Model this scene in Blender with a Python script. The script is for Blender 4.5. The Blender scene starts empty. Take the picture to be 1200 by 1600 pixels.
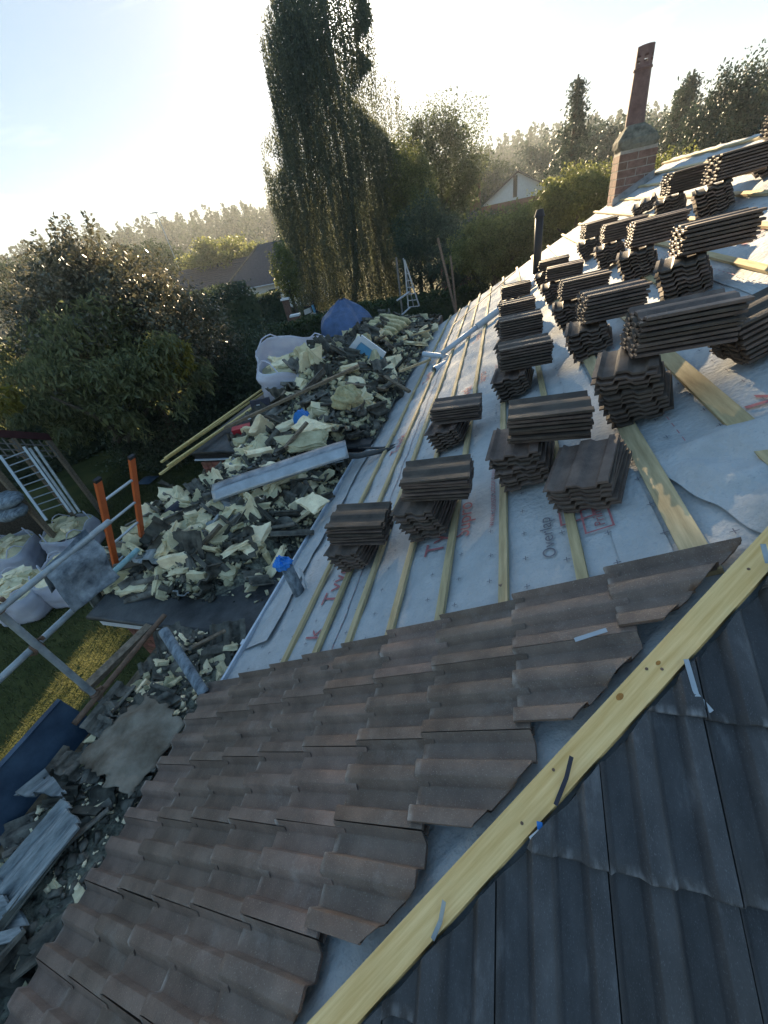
import bpy, bmesh, math, random
import numpy as np
from mathutils import Vector, Matrix, noise
rnd = random.Random(7)
rng = np.random.default_rng(7)
S = bpy.context.scene
COL = S.collection
R = math.radians

# ------------------------------------------------------------------ camera, world, sun, exposure
CAM = Vector((0, 0, 5.15))
MROT = Matrix(((0.95664881, -0.00884421, 0.29110966), (0.23667226, 0.6061248, -0.75934114), (-0.16973301, 0.79532038, 0.58194174)))
cd = bpy.data.cameras.new('camera'); cam = bpy.data.objects.new('camera', cd); COL.objects.link(cam)
cam.matrix_world = Matrix.Translation(CAM) @ MROT.to_4x4()
cd.sensor_fit = 'HORIZONTAL'; cd.sensor_width = 36.0; cd.lens = 18.0
cd.clip_start = 0.05; cd.clip_end = 3000
S.camera = cam
SUN_DIR = Vector((-0.2547, 0.9214, 0.2934)).normalized()
w = bpy.data.worlds.new('World'); S.world = w; w.use_nodes = True
nt = w.node_tree; nt.nodes.clear()
wo = nt.nodes.new('ShaderNodeOutputWorld'); bg = nt.nodes.new('ShaderNodeBackground')
sky = nt.nodes.new('ShaderNodeTexSky'); sky.sky_type = 'NISHITA'; sky.sun_disc = False
sky.sun_elevation = math.asin(SUN_DIR.z); sky.sun_rotation = math.atan2(SUN_DIR.x, SUN_DIR.y)
sky.air_density = 1.0; sky.dust_density = 0.3; sky.ozone_density = 1.6; sky.altitude = 50
bg.inputs['Strength'].default_value = 0.105
# the bright aureole of hazy air round the sun, as part of the sky itself
geo = nt.nodes.new('ShaderNodeTexCoord')
dot = nt.nodes.new('ShaderNodeVectorMath'); dot.operation = 'DOT_PRODUCT'; dot.inputs[1].default_value = SUN_DIR
nt.links.new(geo.outputs['Generated'], dot.inputs[0])
mr = nt.nodes.new('ShaderNodeMath'); mr.operation = 'MAXIMUM'; mr.inputs[1].default_value = 0
nt.links.new(dot.outputs['Value'], mr.inputs[0])
def wpow(e, k):
    p = nt.nodes.new('ShaderNodeMath'); p.operation = 'POWER'; p.inputs[1].default_value = e
    nt.links.new(mr.outputs[0], p.inputs[0])
    m = nt.nodes.new('ShaderNodeMath'); m.operation = 'MULTIPLY'; m.inputs[1].default_value = k
    nt.links.new(p.outputs[0], m.inputs[0]); return m
a1, a2 = wpow(90, 2.2), wpow(900, 60.0)
ad = nt.nodes.new('ShaderNodeMath'); ad.operation = 'ADD'
nt.links.new(a1.outputs[0], ad.inputs[0]); nt.links.new(a2.outputs[0], ad.inputs[1])
comb = nt.nodes.new('ShaderNodeMix'); comb.data_type = 'RGBA'; comb.blend_type = 'ADD'; comb.inputs['Factor'].default_value = 1
scl = nt.nodes.new('ShaderNodeVectorMath'); scl.operation = 'SCALE'; scl.inputs[0].default_value = (1.0, 0.97, 0.88)
nt.links.new(ad.outputs[0], scl.inputs['Scale'])
# thin wispy cirrus
mp = nt.nodes.new('ShaderNodeMapping'); mp.inputs['Scale'].default_value = (1.2, 2.0, 9.0); mp.inputs['Rotation'].default_value = (0.12, 0.1, 0.4)
nz = nt.nodes.new('ShaderNodeTexNoise'); nz.inputs['Scale'].default_value = 2.3; nz.inputs['Detail'].default_value = 7; nz.inputs['Distortion'].default_value = 0.6
nt.links.new(geo.outputs['Generated'], mp.inputs['Vector']); nt.links.new(mp.outputs[0], nz.inputs['Vector'])
cr = nt.nodes.new('ShaderNodeMapRange'); cr.inputs['From Min'].default_value = 0.6; cr.inputs['From Max'].default_value = 0.85; cr.inputs['To Max'].default_value = 0.2
nt.links.new(nz.outputs['Fac'], cr.inputs['Value'])
cm = nt.nodes.new('ShaderNodeMix'); cm.data_type = 'RGBA'; cm.inputs['B'].default_value = (5.5, 5.8, 6.0, 1)
gm = nt.nodes.new('ShaderNodeGamma'); gm.inputs['Gamma'].default_value = 0.28; nt.links.new(sky.outputs[0], gm.inputs['Color'])
hsv = nt.nodes.new('ShaderNodeHueSaturation'); hsv.inputs['Saturation'].default_value = 2.5; hsv.inputs['Value'].default_value = 1.3; nt.links.new(gm.outputs[0], hsv.inputs['Color'])
nt.links.new(cr.outputs[0], cm.inputs['Factor']); nt.links.new(hsv.outputs[0], cm.inputs['A'])
nt.links.new(cm.outputs['Result'], comb.inputs['A']); nt.links.new(scl.outputs[0], comb.inputs['B'])
nt.links.new(comb.outputs['Result'], bg.inputs['Color']); nt.links.new(bg.outputs[0], wo.inputs['Surface'])
sd = bpy.data.lights.new('sun', 'SUN'); sd.energy = 5.0; sd.angle = R(0.5); sd.color = (1.0, 0.77, 0.48)
so = bpy.data.objects.new('sun', sd); COL.objects.link(so); so.rotation_euler = SUN_DIR.to_track_quat('Z', 'Y').to_euler()
S.view_settings.view_transform = 'Standard'; S.view_settings.look = 'None'
S.view_settings.exposure = 2.02; S.view_settings.gamma = 1.0; S.view_settings.use_curve_mapping = False
S.render.engine = 'CYCLES'
S.cycles.max_bounces = 6; S.cycles.transparent_max_bounces = 8; S.cycles.caustics_reflective = False; S.cycles.caustics_refractive = False
S.cycles.volume_bounces = 0; S.cycles.sample_clamp_indirect = 4

# ------------------------------------------------------------------ geometry of the place
A = R(27.0); cA, sA = math.cos(A), math.sin(A); H = 1.45
HX = 0.3625                                       # the hip line: Y = X + HX
U1 = Vector((cA, 0, sA)); N1 = Vector((-sA, 0, cA)); YV = Vector((0, 1, 0))
U2 = Vector((0, cA, sA)); N2 = Vector((0, -sA, cA)); XV = Vector((1, 0, 0))
def RP(Y, v, d=0): return CAM + YV * Y + U1 * v + N1 * (d - H)          # main slope
P2 = CAM + Vector((0, HX, -H / cA))
def HP(X, wd, d=0):                                                      # hip end slope
    Yc = wd * cA
    return Vector((X, Yc, CAM.z + (Yc - HX) * math.tan(A) - H / cA)) + N2 * d
def ray(px, py): return (MROT @ Vector((px - 600, 800 - py, -600))).normalized()
def Zp(px, py, z): r = ray(px, py); return CAM + r * ((z - CAM.z) / r.z)
def Yp(px, py, y): r = ray(px, py); return CAM + r * (y / r.y)
def Xp(px, py, x): r = ray(px, py); return CAM + r * (x / r.x)
def Rp(px, py, d=0): r = ray(px, py); return CAM + r * ((d - H) / N1.dot(r))
def roofYv(P): q = P - CAM; return q.y, q.dot(U1)

# ------------------------------------------------------------------ materials
def mat(name, col, rough=0.8, var=0.25, scale=6.0, bump=0.3, bscale=60.0, bdist=0.004, spec=0.3, col2=None, objrand=0.0, isl=0.0,
        translucent=0.0, metallic=0.0, speck=None, speckscale=220.0, stretch=None, scuff=None, scuffscale=3.0, lip=None):
    m = bpy.data.materials.new(name); m.use_nodes = True; n = m.node_tree; n.nodes.clear(); L = n.links.new
    out = n.nodes.new('ShaderNodeOutputMaterial'); b = n.nodes.new('ShaderNodeBsdfPrincipled')
    b.inputs['Roughness'].default_value = rough; b.inputs['Specular IOR Level'].default_value = spec; b.inputs['Metallic'].default_value = metallic
    tc = n.nodes.new('ShaderNodeTexCoord'); oi = n.nodes.new('ShaderNodeObjectInfo')
    off = n.nodes.new('ShaderNodeVectorMath'); off.operation = 'MULTIPLY_ADD'; off.inputs[1].default_value = (1, 1, 1)
    sc = n.nodes.new('ShaderNodeVectorMath'); sc.operation = 'SCALE'; sc.inputs[0].default_value = (37, 53, 71)
    L(oi.outputs['Random'], sc.inputs['Scale']); L(tc.outputs['Object'], off.inputs[0]); L(sc.outputs[0], off.inputs[2])
    vec = off.outputs[0]
    if stretch:
        mpn = n.nodes.new('ShaderNodeMapping'); mpn.inputs['Scale'].default_value = stretch; L(vec, mpn.inputs['Vector']); vec = mpn.outputs[0]
    t = n.nodes.new('ShaderNodeTexNoise'); t.inputs['Scale'].default_value = scale; t.inputs['Detail'].default_value = 6; t.inputs['Roughness'].default_value = 0.62
    L(vec, t.inputs['Vector'])
    ramp = n.nodes.new('ShaderNodeMapRange'); ramp.inputs['From Min'].default_value = 0.3; ramp.inputs['From Max'].default_value = 0.7; L(t.outputs['Fac'], ramp.inputs['Value'])
    mx = n.nodes.new('ShaderNodeMix'); mx.data_type = 'RGBA'; L(ramp.outputs[0], mx.inputs['Factor'])
    c = Vector(col)
    c2 = Vector(col2) if col2 else c * (1 + var)
    mx.inputs['A'].default_value = (*(c * (1 - var)), 1); mx.inputs['B'].default_value = (*c2, 1)
    cur = mx.outputs['Result']
    if speck:
        t2 = n.nodes.new('ShaderNodeTexNoise'); t2.inputs['Scale'].default_value = speckscale; t2.inputs['Detail'].default_value = 2; L(vec, t2.inputs['Vector'])
        r2 = n.nodes.new('ShaderNodeMapRange'); r2.inputs['From Min'].default_value = 0.6; r2.inputs['From Max'].default_value = 0.75; L(t2.outputs['Fac'], r2.inputs['Value'])
        m2 = n.nodes.new('ShaderNodeMix'); m2.data_type = 'RGBA'; m2.inputs['B'].default_value = (*speck, 1); L(r2.outputs[0], m2.inputs['Factor']); L(cur, m2.inputs['A']); cur = m2.outputs['Result']
    if scuff:
        t4 = n.nodes.new('ShaderNodeTexNoise'); t4.inputs['Scale'].default_value = scuffscale; t4.inputs['Detail'].default_value = 9; t4.inputs['Roughness'].default_value = .75; L(vec, t4.inputs['Vector'])
        r4 = n.nodes.new('ShaderNodeMapRange'); r4.inputs['From Min'].default_value = 0.56; r4.inputs['From Max'].default_value = 0.8; r4.inputs['To Max'].default_value = .55; L(t4.outputs['Fac'], r4.inputs['Value'])
        m4 = n.nodes.new('ShaderNodeMix'); m4.data_type = 'RGBA'; m4.inputs['B'].default_value = (*scuff, 1); L(r4.outputs[0], m4.inputs['Factor']); L(cur, m4.inputs['A']); cur = m4.outputs['Result']
    if lip:                                  # pale worn and dusty lower ends of the tiles, with edge highlights painted in
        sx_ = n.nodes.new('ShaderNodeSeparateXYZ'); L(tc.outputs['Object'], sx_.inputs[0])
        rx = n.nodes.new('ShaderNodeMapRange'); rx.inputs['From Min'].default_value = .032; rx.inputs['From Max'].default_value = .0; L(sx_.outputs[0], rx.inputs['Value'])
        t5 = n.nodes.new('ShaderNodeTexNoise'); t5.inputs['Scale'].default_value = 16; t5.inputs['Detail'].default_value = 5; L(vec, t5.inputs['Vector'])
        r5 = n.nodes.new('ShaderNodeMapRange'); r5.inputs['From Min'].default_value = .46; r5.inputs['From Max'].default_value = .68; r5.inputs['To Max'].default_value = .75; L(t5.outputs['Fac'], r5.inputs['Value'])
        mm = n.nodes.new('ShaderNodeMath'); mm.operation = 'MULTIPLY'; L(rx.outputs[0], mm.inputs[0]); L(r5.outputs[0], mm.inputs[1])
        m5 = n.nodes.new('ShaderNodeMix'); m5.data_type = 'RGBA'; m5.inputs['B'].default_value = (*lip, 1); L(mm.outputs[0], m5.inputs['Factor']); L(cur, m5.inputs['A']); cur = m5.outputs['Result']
    if objrand or isl:
        hs = n.nodes.new('ShaderNodeHueSaturation')
        src = oi.outputs['Random']
        if isl:
            g = n.nodes.new('ShaderNodeNewGeometry'); src = g.outputs['Random Per Island']
        k = objrand or isl
        rv = n.nodes.new('ShaderNodeMapRange'); rv.inputs['To Min'].default_value = 1 - k; rv.inputs['To Max'].default_value = 1 + k; L(src, rv.inputs['Value'])
        L(rv.outputs[0], hs.inputs['Value'])
        rh = n.nodes.new('ShaderNodeMapRange'); rh.inputs['To Min'].default_value = 0.5 + k * 0.04; rh.inputs['To Max'].default_value = 0.5 - k * 0.04; L(src, rh.inputs['Value']); L(rh.outputs[0], hs.inputs['Hue'])
        L(cur, hs.inputs['Color']); cur = hs.outputs['Color']
    L(cur, b.inputs['Base Color'])
    if bump:
        t3 = n.nodes.new('ShaderNodeTexNoise'); t3.inputs['Scale'].default_value = bscale; t3.inputs['Detail'].default_value = 5; L(vec, t3.inputs['Vector'])
        bp = n.nodes.new('ShaderNodeBump'); bp.inputs['Strength'].default_value = bump; bp.inputs['Distance'].default_value = bdist; L(t3.outputs['Fac'], bp.inputs['Height']); L(bp.outputs[0], b.inputs['Normal'])
    if translucent:
        tr = n.nodes.new('ShaderNodeBsdfTranslucent'); L(cur, tr.inputs['Color']); ms = n.nodes.new('ShaderNodeMixShader'); ms.inputs[0].default_value = translucent
        L(b.outputs[0], ms.inputs[1]); L(tr.outputs[0], ms.inputs[2]); L(ms.outputs[0], out.inputs['Surface'])
    else: L(b.outputs[0], out.inputs['Surface'])
    return m
M = {}
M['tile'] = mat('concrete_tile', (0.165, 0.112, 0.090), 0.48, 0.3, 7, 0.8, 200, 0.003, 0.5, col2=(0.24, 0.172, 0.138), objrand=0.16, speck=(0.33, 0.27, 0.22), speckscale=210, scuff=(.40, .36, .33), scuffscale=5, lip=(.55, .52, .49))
M['tile_shaded'] = mat('concrete_tile_shaded', (0.050, 0.048, 0.052), 0.6, 0.25, 6, 0.5, 320, 0.0015, 0.45, col2=(0.085, 0.082, 0.086), objrand=0.12, speck=(0.13, 0.13, 0.14), speckscale=220, stretch=(0.8, 2.0, 1), scuff=(.26, .26, .28), scuffscale=3, lip=(.34, .34, .36))  # same tiles as the main slope, with the hip end's shade put into the colour
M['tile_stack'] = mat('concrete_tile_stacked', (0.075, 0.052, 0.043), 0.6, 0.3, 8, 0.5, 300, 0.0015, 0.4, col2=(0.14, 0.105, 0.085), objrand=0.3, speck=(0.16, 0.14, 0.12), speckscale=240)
M['cut'] = mat('cut_concrete', (0.22, 0.21, 0.21), 0.9, 0.3, 20, 0.8, 120, 0.003, 0.1, col2=(0.42, 0.41, 0.40))
M['old_tile'] = mat('old_concrete_tile', (0.065, 0.06, 0.055), 0.85, 0.5, 9, 0.7, 120, 0.004, 0.2, col2=(0.21, 0.20, 0.17), objrand=0.45)
M['old_tile_pale'] = mat('old_tile_underside', (0.20, 0.23, 0.25), 0.85, 0.35, 9, 0.6, 90, 0.004, 0.2, col2=(0.42, 0.45, 0.46), objrand=0.25, stretch=(1, 5, 1))
M['foam'] = mat('foam_chunk', (0.70, 0.59, 0.37), 0.9, 0.22, 7, 0.8, 45, 0.01, 0.15, col2=(0.88, 0.79, 0.54), objrand=0.4)
M['batt'] = mat('mineral_wool', (0.56, 0.48, 0.26), 0.95, 0.3, 9, 1.0, 60, 0.02, 0.1, col2=(0.74, 0.66, 0.42), objrand=0.15)
M['fibre'] = mat('loft_wool', (0.50, 0.42, 0.28), 0.95, 0.2, 12, 1.0, 50, 0.03, 0.1, col2=(0.66, 0.58, 0.42))
M['fines'] = mat('rubble_fines', (0.06, 0.065, 0.06), 0.95, 0.5, 16, 1.0, 40, 0.03, 0.1, col2=(0.36, 0.36, 0.29))
M['membrane'] = mat('roof_membrane', (0.42, 0.44, 0.46), 0.85, 0.06, 7, 1.0, 32, 0.012, 0.3, col2=(0.48, 0.50, 0.52), speck=(0.36, 0.38, 0.42), speckscale=90)
M['print'] = mat('red_print', (0.40, 0.15, 0.16), 0.7, 0.2, 30, 0, 1)
M['print_pale'] = mat('faded_print', (0.40, 0.20, 0.22), 0.7, 0.2, 30, 0, 1)
M['print_grey'] = mat('grey_print', (0.17, 0.17, 0.20), 0.7, 0.2, 30, 0, 1)
M['batten'] = mat('sawn_batten', (0.46, 0.36, 0.20), 0.75, 0.25, 5, 0.4, 60, 0.002, 0.25, col2=(0.62, 0.50, 0.30), objrand=0.14, stretch=(7, 0.6, 7))
M['newtimber'] = mat('yellow_treated_timber', (0.56, 0.42, 0.15), 0.65, 0.16, 5, 0.3, 50, 0.002, 0.3, col2=(0.70, 0.55, 0.25), objrand=0.08, stretch=(4, 4, 4))
M['board'] = mat('hip_board_timber', (0.80, 0.50, 0.18), 0.7, 0.15, 3, 0.3, 60, 0.002, 0.3, col2=(0.92, 0.66, 0.32), stretch=(1.0, 22, 22))
M['knot'] = mat('timber_knot', (0.38, 0.17, 0.04), 0.6, 0.4, 60, 0, 1)
M['oldwood'] = mat('weathered_wood', (0.14, 0.11, 0.08), 0.85, 0.4, 9, 0.6, 60, 0.003, 0.2, col2=(0.28, 0.22, 0.16), objrand=0.2, stretch=(2, 2, 8))
M['felt'] = mat('black_roof_felt', (0.028, 0.031, 0.036), 0.55, 0.4, 4, 0.5, 30, 0.01, 0.4, col2=(0.085, 0.09, 0.095))
M['white'] = mat('white_fascia', (0.68, 0.70, 0.74), 0.45, 0.08, 4, 0.1, 40)
M['pvc'] = mat('grey_pvc', (0.50, 0.56, 0.64), 0.4, 0.12, 5, 0.1, 40, spec=0.5)
M['brick'] = mat('red_brick', (0.24, 0.10, 0.08), 0.85, 0.3, 14, 0.6, 120, 0.003, 0.2, objrand=0.22, col2=(0.32, 0.15, 0.11))
M['chbrick'] = mat('sooty_brick', (0.15, 0.085, 0.07), 0.9, 0.35, 12, 0.7, 90, 0.004, 0.2, objrand=0.25, col2=(0.24, 0.15, 0.12))
M['mortar'] = mat('mortar', (0.33, 0.31, 0.28), 0.95, 0.25, 16, 0.7, 90, 0.004, 0.1)
M['moss'] = mat('mossy_mortar', (0.10, 0.105, 0.085), 0.95, 0.35, 9, 0.9, 60, 0.01, 0.1, col2=(0.24, 0.23, 0.19))
M['clay'] = mat('terracotta_pot', (0.15, 0.085, 0.08), 0.7, 0.25, 7, 0.3, 60, 0.003, 0.3, col2=(0.21, 0.13, 0.12))
M['galv'] = mat('galvanised_tube', (0.30, 0.34, 0.38), 0.5, 0.3, 9, 0.3, 120, 0.001, 0.5, metallic=0.35, col2=(0.46, 0.50, 0.52))
M['teal'] = mat('teal_painted_tube', (0.16, 0.36, 0.42), 0.55, 0.25, 12, 0.3, 120, 0.001, 0.4, col2=(0.33, 0.50, 0.52))
M['rust'] = mat('rusty_steel', (0.16, 0.10, 0.07), 0.8, 0.4, 18, 0.5, 140, 0.001, 0.3)
M['orange'] = mat('orange_fibreglass', (0.62, 0.13, 0.035), 0.5, 0.12, 8, 0.2, 80, 0.001, 0.4)
M['black'] = mat('black_plastic', (0.02, 0.02, 0.024), 0.5, 0.2, 8, 0.1, 80)
M['navy'] = mat('dark_blue_board', (0.025, 0.05, 0.095), 0.5, 0.3, 5, 0.2, 60, col2=(0.055, 0.095, 0.15))
M['lead'] = mat('grey_sheet_metal', (0.20, 0.22, 0.25), 0.38, 0.3, 6, 0.2, 40, 0.002, 0.5, metallic=0.55, col2=(0.36, 0.38, 0.41))
M['zinc'] = mat('bright_sheet_metal', (0.42, 0.44, 0.47), 0.35, 0.2, 6, 0.2, 40, 0.002, 0.5, metallic=0.6)
M['bag'] = mat('white_woven_bag', (0.80, 0.80, 0.92), 0.6, 0.12, 4, 0.5, 26, 0.012, 0.3, col2=(0.84, 0.84, 0.90), translucent=0.5)
M['bagblue'] = mat('blue_tarpaulin', (0.08, 0.13, 0.26), 0.5, 0.25, 5, 0.6, 18, 0.02, 0.35, translucent=0.15)
M['brightblue'] = mat('bright_blue_plastic', (0.02, 0.20, 0.62), 0.35, 0.25, 20, 0.5, 60, 0.01, 0.5)
M['paleblue'] = mat('pale_blue_panel', (0.16, 0.42, 0.66), 0.5, 0.12, 5, 0.1, 40)
M['red'] = mat('red_box', (0.45, 0.03, 0.04), 0.5, 0.1, 8, 0.1, 60)
M['charcoal'] = mat('charcoal_case', (0.035, 0.035, 0.05), 0.7, 0.2, 8, 0.3, 80)
M['rag'] = mat('grey_dirty_cloth', (0.12, 0.15, 0.19), 0.85, 0.5, 9, 0.7, 50, 0.006, 0.2, col2=(0.34, 0.39, 0.44), stretch=(3, 1, 1))
M['lawn'] = mat('lawn', (0.045, 0.06, 0.02), 0.95, 0.3, 1.2, 0.9, 30, 0.03, 0.1, col2=(0.10, 0.10, 0.035))
M['grass'] = mat('grass_blades', (0.055, 0.075, 0.028), 0.8, 0.3, 2, 0, 1, isl=0.4, translucent=0.4, col2=(0.095, 0.10, 0.045))
M['paving'] = mat('paving', (0.26, 0.23, 0.20), 0.9, 0.15, 6, 0.3, 60)
M['soil'] = mat('bark_soil', (0.10, 0.065, 0.04), 0.95, 0.3, 8, 0.8, 30, 0.02, 0.1)
M['bark'] = mat('bark', (0.12, 0.10, 0.075), 0.95, 0.35, 8, 1.0, 25, 0.03, 0.1, stretch=(3, 3, 0.6))
M['birchbark'] = mat('birch_bark', (0.42, 0.40, 0.36), 0.85, 0.4, 6, 0.6, 25, 0.01, 0.1)
M['slate'] = mat('dark_slates', (0.05, 0.055, 0.07), 0.75, 0.3, 5, 0.4, 40, 0.01, 0.2, objrand=0.1)
M['render'] = mat('pale_render', (0.62, 0.64, 0.66), 0.9, 0.08, 5, 0.2, 60)
M['glass'] = mat('window_glass', (0.03, 0.04, 0.05), 0.08, 0.1, 3, 0, 1, spec=0.8)
M['maroon'] = mat('maroon_fascia', (0.07, 0.025, 0.03), 0.6, 0.2, 6, 0.2, 40)
M['greywood'] = mat('grey_trellis_wood', (0.20, 0.19, 0.18), 0.85, 0.3, 8, 0.4, 50)
M['alu'] = mat('aluminium', (0.42, 0.46, 0.50), 0.4, 0.15, 8, 0.1, 50, metallic=0.5)
M['white_strip'] = mat('pale_edge_strip', (0.55, 0.60, 0.68), 0.5, 0.15, 8, 0.2, 60)
def leafmat(name, col, col2, tl=0.35, isl=0.35, rough=0.5): return mat(name, col, rough, 0.2, 1.0, 0, 1, col2=col2, isl=isl, translucent=tl, spec=0.4)
M['holly'] = leafmat('glossy_leaf', (0.11, 0.12, 0.075), (0.17, 0.15, 0.10), 0.3, 0.4, 0.28)
M['lime'] = leafmat('drooping_leaf', (0.14, 0.16, 0.07), (0.23, 0.24, 0.11), 0.5)
M['yellowleaf'] = leafmat('yellowing_leaf', (0.22, 0.20, 0.03), (0.30, 0.26, 0.05), 0.45)
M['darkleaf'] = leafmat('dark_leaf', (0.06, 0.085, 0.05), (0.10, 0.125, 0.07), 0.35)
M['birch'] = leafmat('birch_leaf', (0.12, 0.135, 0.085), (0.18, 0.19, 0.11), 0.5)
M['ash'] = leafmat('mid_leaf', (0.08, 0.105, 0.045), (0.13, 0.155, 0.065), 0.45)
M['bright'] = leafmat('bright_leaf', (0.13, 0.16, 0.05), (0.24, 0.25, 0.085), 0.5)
M['conifer'] = leafmat('conifer_needles', (0.04, 0.065, 0.048), (0.065, 0.095, 0.065), 0.25)
M['hedge'] = leafmat('hedge_leaf', (0.045, 0.07, 0.025), (0.08, 0.11, 0.035), 0.3)
M['forest'] = mat('forest_leaf', (0.04, 0.07, 0.035), 0.9, 0.2, 1, 0, 1, col2=(0.07, 0.10, 0.045), isl=0.3, translucent=0.2, spec=0.05)

# ------------------------------------------------------------------ object helpers
WO = {}
def tag(o, label=None, cat=None, group=None, kind=None):
    if label: o['label'] = label
    if cat: o['category'] = cat
    if group: o['group'] = group
    if kind: o['kind'] = kind
    return o
def thing(name, loc, label, cat, group=None):
    o = bpy.data.objects.new(name, None); COL.objects.link(o); o.location = loc; o.empty_display_size = 0.1; WO[o.name] = Vector(loc)
    return tag(o, label, cat, group)
def link(name, me, m, loc, parent=None, rot=None):
    o = bpy.data.objects.new(name, me); COL.objects.link(o)
    if m and not me.materials: me.materials.append(m)
    loc = Vector(loc); WO[o.name] = loc.copy()
    if parent: o.parent = parent; o.location = loc - WO[parent.name]
    else: o.location = loc
    if rot is not None:
        o.rotation_mode = 'XYZ'; o.rotation_euler = rot.to_euler() if hasattr(rot, 'to_euler') else rot
    return o
class MB:
    def __init__(s): s.v = []; s.f = []
    def add(s, vs, fs):
        k = len(s.v); s.v += [Vector(v) for v in vs]; s.f += [tuple(i + k for i in f) for f in fs]; return s
    def frame(s, o, x, y, z):      # solid box given by corner o and three edge vectors
        o, x, y, z = Vector(o), Vector(x), Vector(y), Vector(z)
        return s.add([o, o + x, o + x + y, o + y, o + z, o + x + z, o + x + y + z, o + y + z], [(0, 3, 2, 1), (4, 5, 6, 7), (0, 1, 5, 4), (1, 2, 6, 5), (2, 3, 7, 6), (3, 0, 4, 7)])
    def box(s, c, size, rz=0):
        c = Vector(c); a, b, h = size; x = Vector((math.cos(rz), math.sin(rz), 0)); y = Vector((-math.sin(rz), math.cos(rz), 0))
        return s.frame(c - x * a / 2 - y * b / 2, x * a, y * b, Vector((0, 0, h)))
    def beam(s, p, q, wd, th, up=(0, 0, 1)):
        p, q = Vector(p), Vector(q); d = (q - p); y = Vector(up).cross(d).normalized() * wd; z = d.cross(y).normalized() * th
        return s.frame(p - y / 2 - z / 2, d, y, z)
    def tube(s, p, q, r, n=12, r2=None, cap=True, inner=0):
        p, q = Vector(p), Vector(q); r2 = r if r2 is None else r2; d = (q - p).normalized()
        x = d.orthogonal().normalized(); y = d.cross(x); vs = []
        for c, rr in ((p, r), (q, r2)):
            for i in range(n): a = 2 * math.pi * i / n; vs.append(c + x * rr * math.cos(a) + y * rr * math.sin(a))
        fs = [(i, (i + 1) % n, n + (i + 1) % n, n + i) for i in range(n)]
        if inner:
            for c, rr in ((p, r - inner), (q, r2 - inner)):
                for i in range(n): a = 2 * math.pi * i / n; vs.append(c + x * rr * math.cos(a) + y * rr * math.sin(a))
            fs += [(2 * n + i, 3 * n + i, 3 * n + (i + 1) % n, 2 * n + (i + 1) % n) for i in range(n)]
            fs += [(i, 2 * n + i, 2 * n + (i + 1) % n, (i + 1) % n) for i in range(n)]
            fs += [(n + i, n + (i + 1) % n, 3 * n + (i + 1) % n, 3 * n + i) for i in range(n)]
        elif cap: fs += [tuple(range(n - 1, -1, -1)), tuple(range(n, 2 * n))]
        return s.add(vs, fs)
    def path(s, pts, rad, n=8):
        pts = [Vector(p) for p in pts]; k0 = len(s.v); x = None
        for j, p in enumerate(pts):
            d = (pts[min(j + 1, len(pts) - 1)] - pts[max(j - 1, 0)]).normalized()
            x = (d.orthogonal() if x is None else (x - d * x.dot(d))).normalized(); y = d.cross(x); r = rad[j] if isinstance(rad, (list, tuple)) else rad
            for i in range(n): a = 2 * math.pi * i / n; s.v.append(p + x * r * math.cos(a) + y * r * math.sin(a))
        for j in range(len(pts) - 1):
            for i in range(n): s.f.append((k0 + j * n + i, k0 + j * n + (i + 1) % n, k0 + (j + 1) * n + (i + 1) % n, k0 + (j + 1) * n + i))
        s.f.append(tuple(k0 + i for i in range(n - 1, -1, -1))); s.f.append(tuple(k0 + (len(pts) - 1) * n + i for i in range(n)))
        return s
    def grid(s, fn, nu, nv, closed_u=False):
        k = len(s.v)
        for j in range(nv + 1):
            for i in range(nu + (0 if closed_u else 1)): s.v.append(Vector(fn(i / nu, j / nv)))
        W = nu if closed_u else nu + 1
        for j in range(nv):
            for i in range(nu): s.f.append((k + j * W + i, k + j * W + (i + 1) % W, k + (j + 1) * W + (i + 1) % W, k + (j + 1) * W + i))
        return s
    def build(s, name, m, parent=None, smooth=False, origin=None, solid=0):
        lo = Vector((min(v.x for v in s.v), min(v.y for v in s.v), min(v.z for v in s.v))); hi = Vector((max(v.x for v in s.v), max(v.y for v in s.v), max(v.z for v in s.v)))
        c = (lo + hi) / 2
        if parent is None: c.z = lo.z
        if origin is not None: c = Vector(origin)
        me = bpy.data.meshes.new(name); me.from_pydata([v - c for v in s.v], [], s.f); me.update()
        if smooth: me.polygons.foreach_set('use_smooth', [True] * len(me.polygons))
        o = link(name, me, m, c, parent)
        if solid:
            md = o.modifiers.new('thickness', 'SOLIDIFY'); md.thickness = solid; md.offset = 0
        return o
def npmesh(name, V, F, m, parent=None, origin=None):          # V (n,3), F (k,4) arrays
    V = np.asarray(V, dtype=np.float32); F = np.asarray(F, dtype=np.int32)
    c = np.array(origin if origin is not None else ((V.min(0) + V.max(0)) / 2 if parent else [*((V.min(0) + V.max(0)) / 2)[:2], V[:, 2].min()]), dtype=np.float32)
    me = bpy.data.meshes.new(name); me.vertices.add(len(V)); me.vertices.foreach_set('co', (V - c).ravel())
    k = F.shape[1]; me.loops.add(F.size); me.loops.foreach_set('vertex_index', F.ravel()); me.polygons.add(len(F))
    me.polygons.foreach_set('loop_start', np.arange(0, F.size, k, dtype=np.int32)); me.update(calc_edges=True)
    return link(name, me, m, Vector(c.tolist()), parent)
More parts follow.
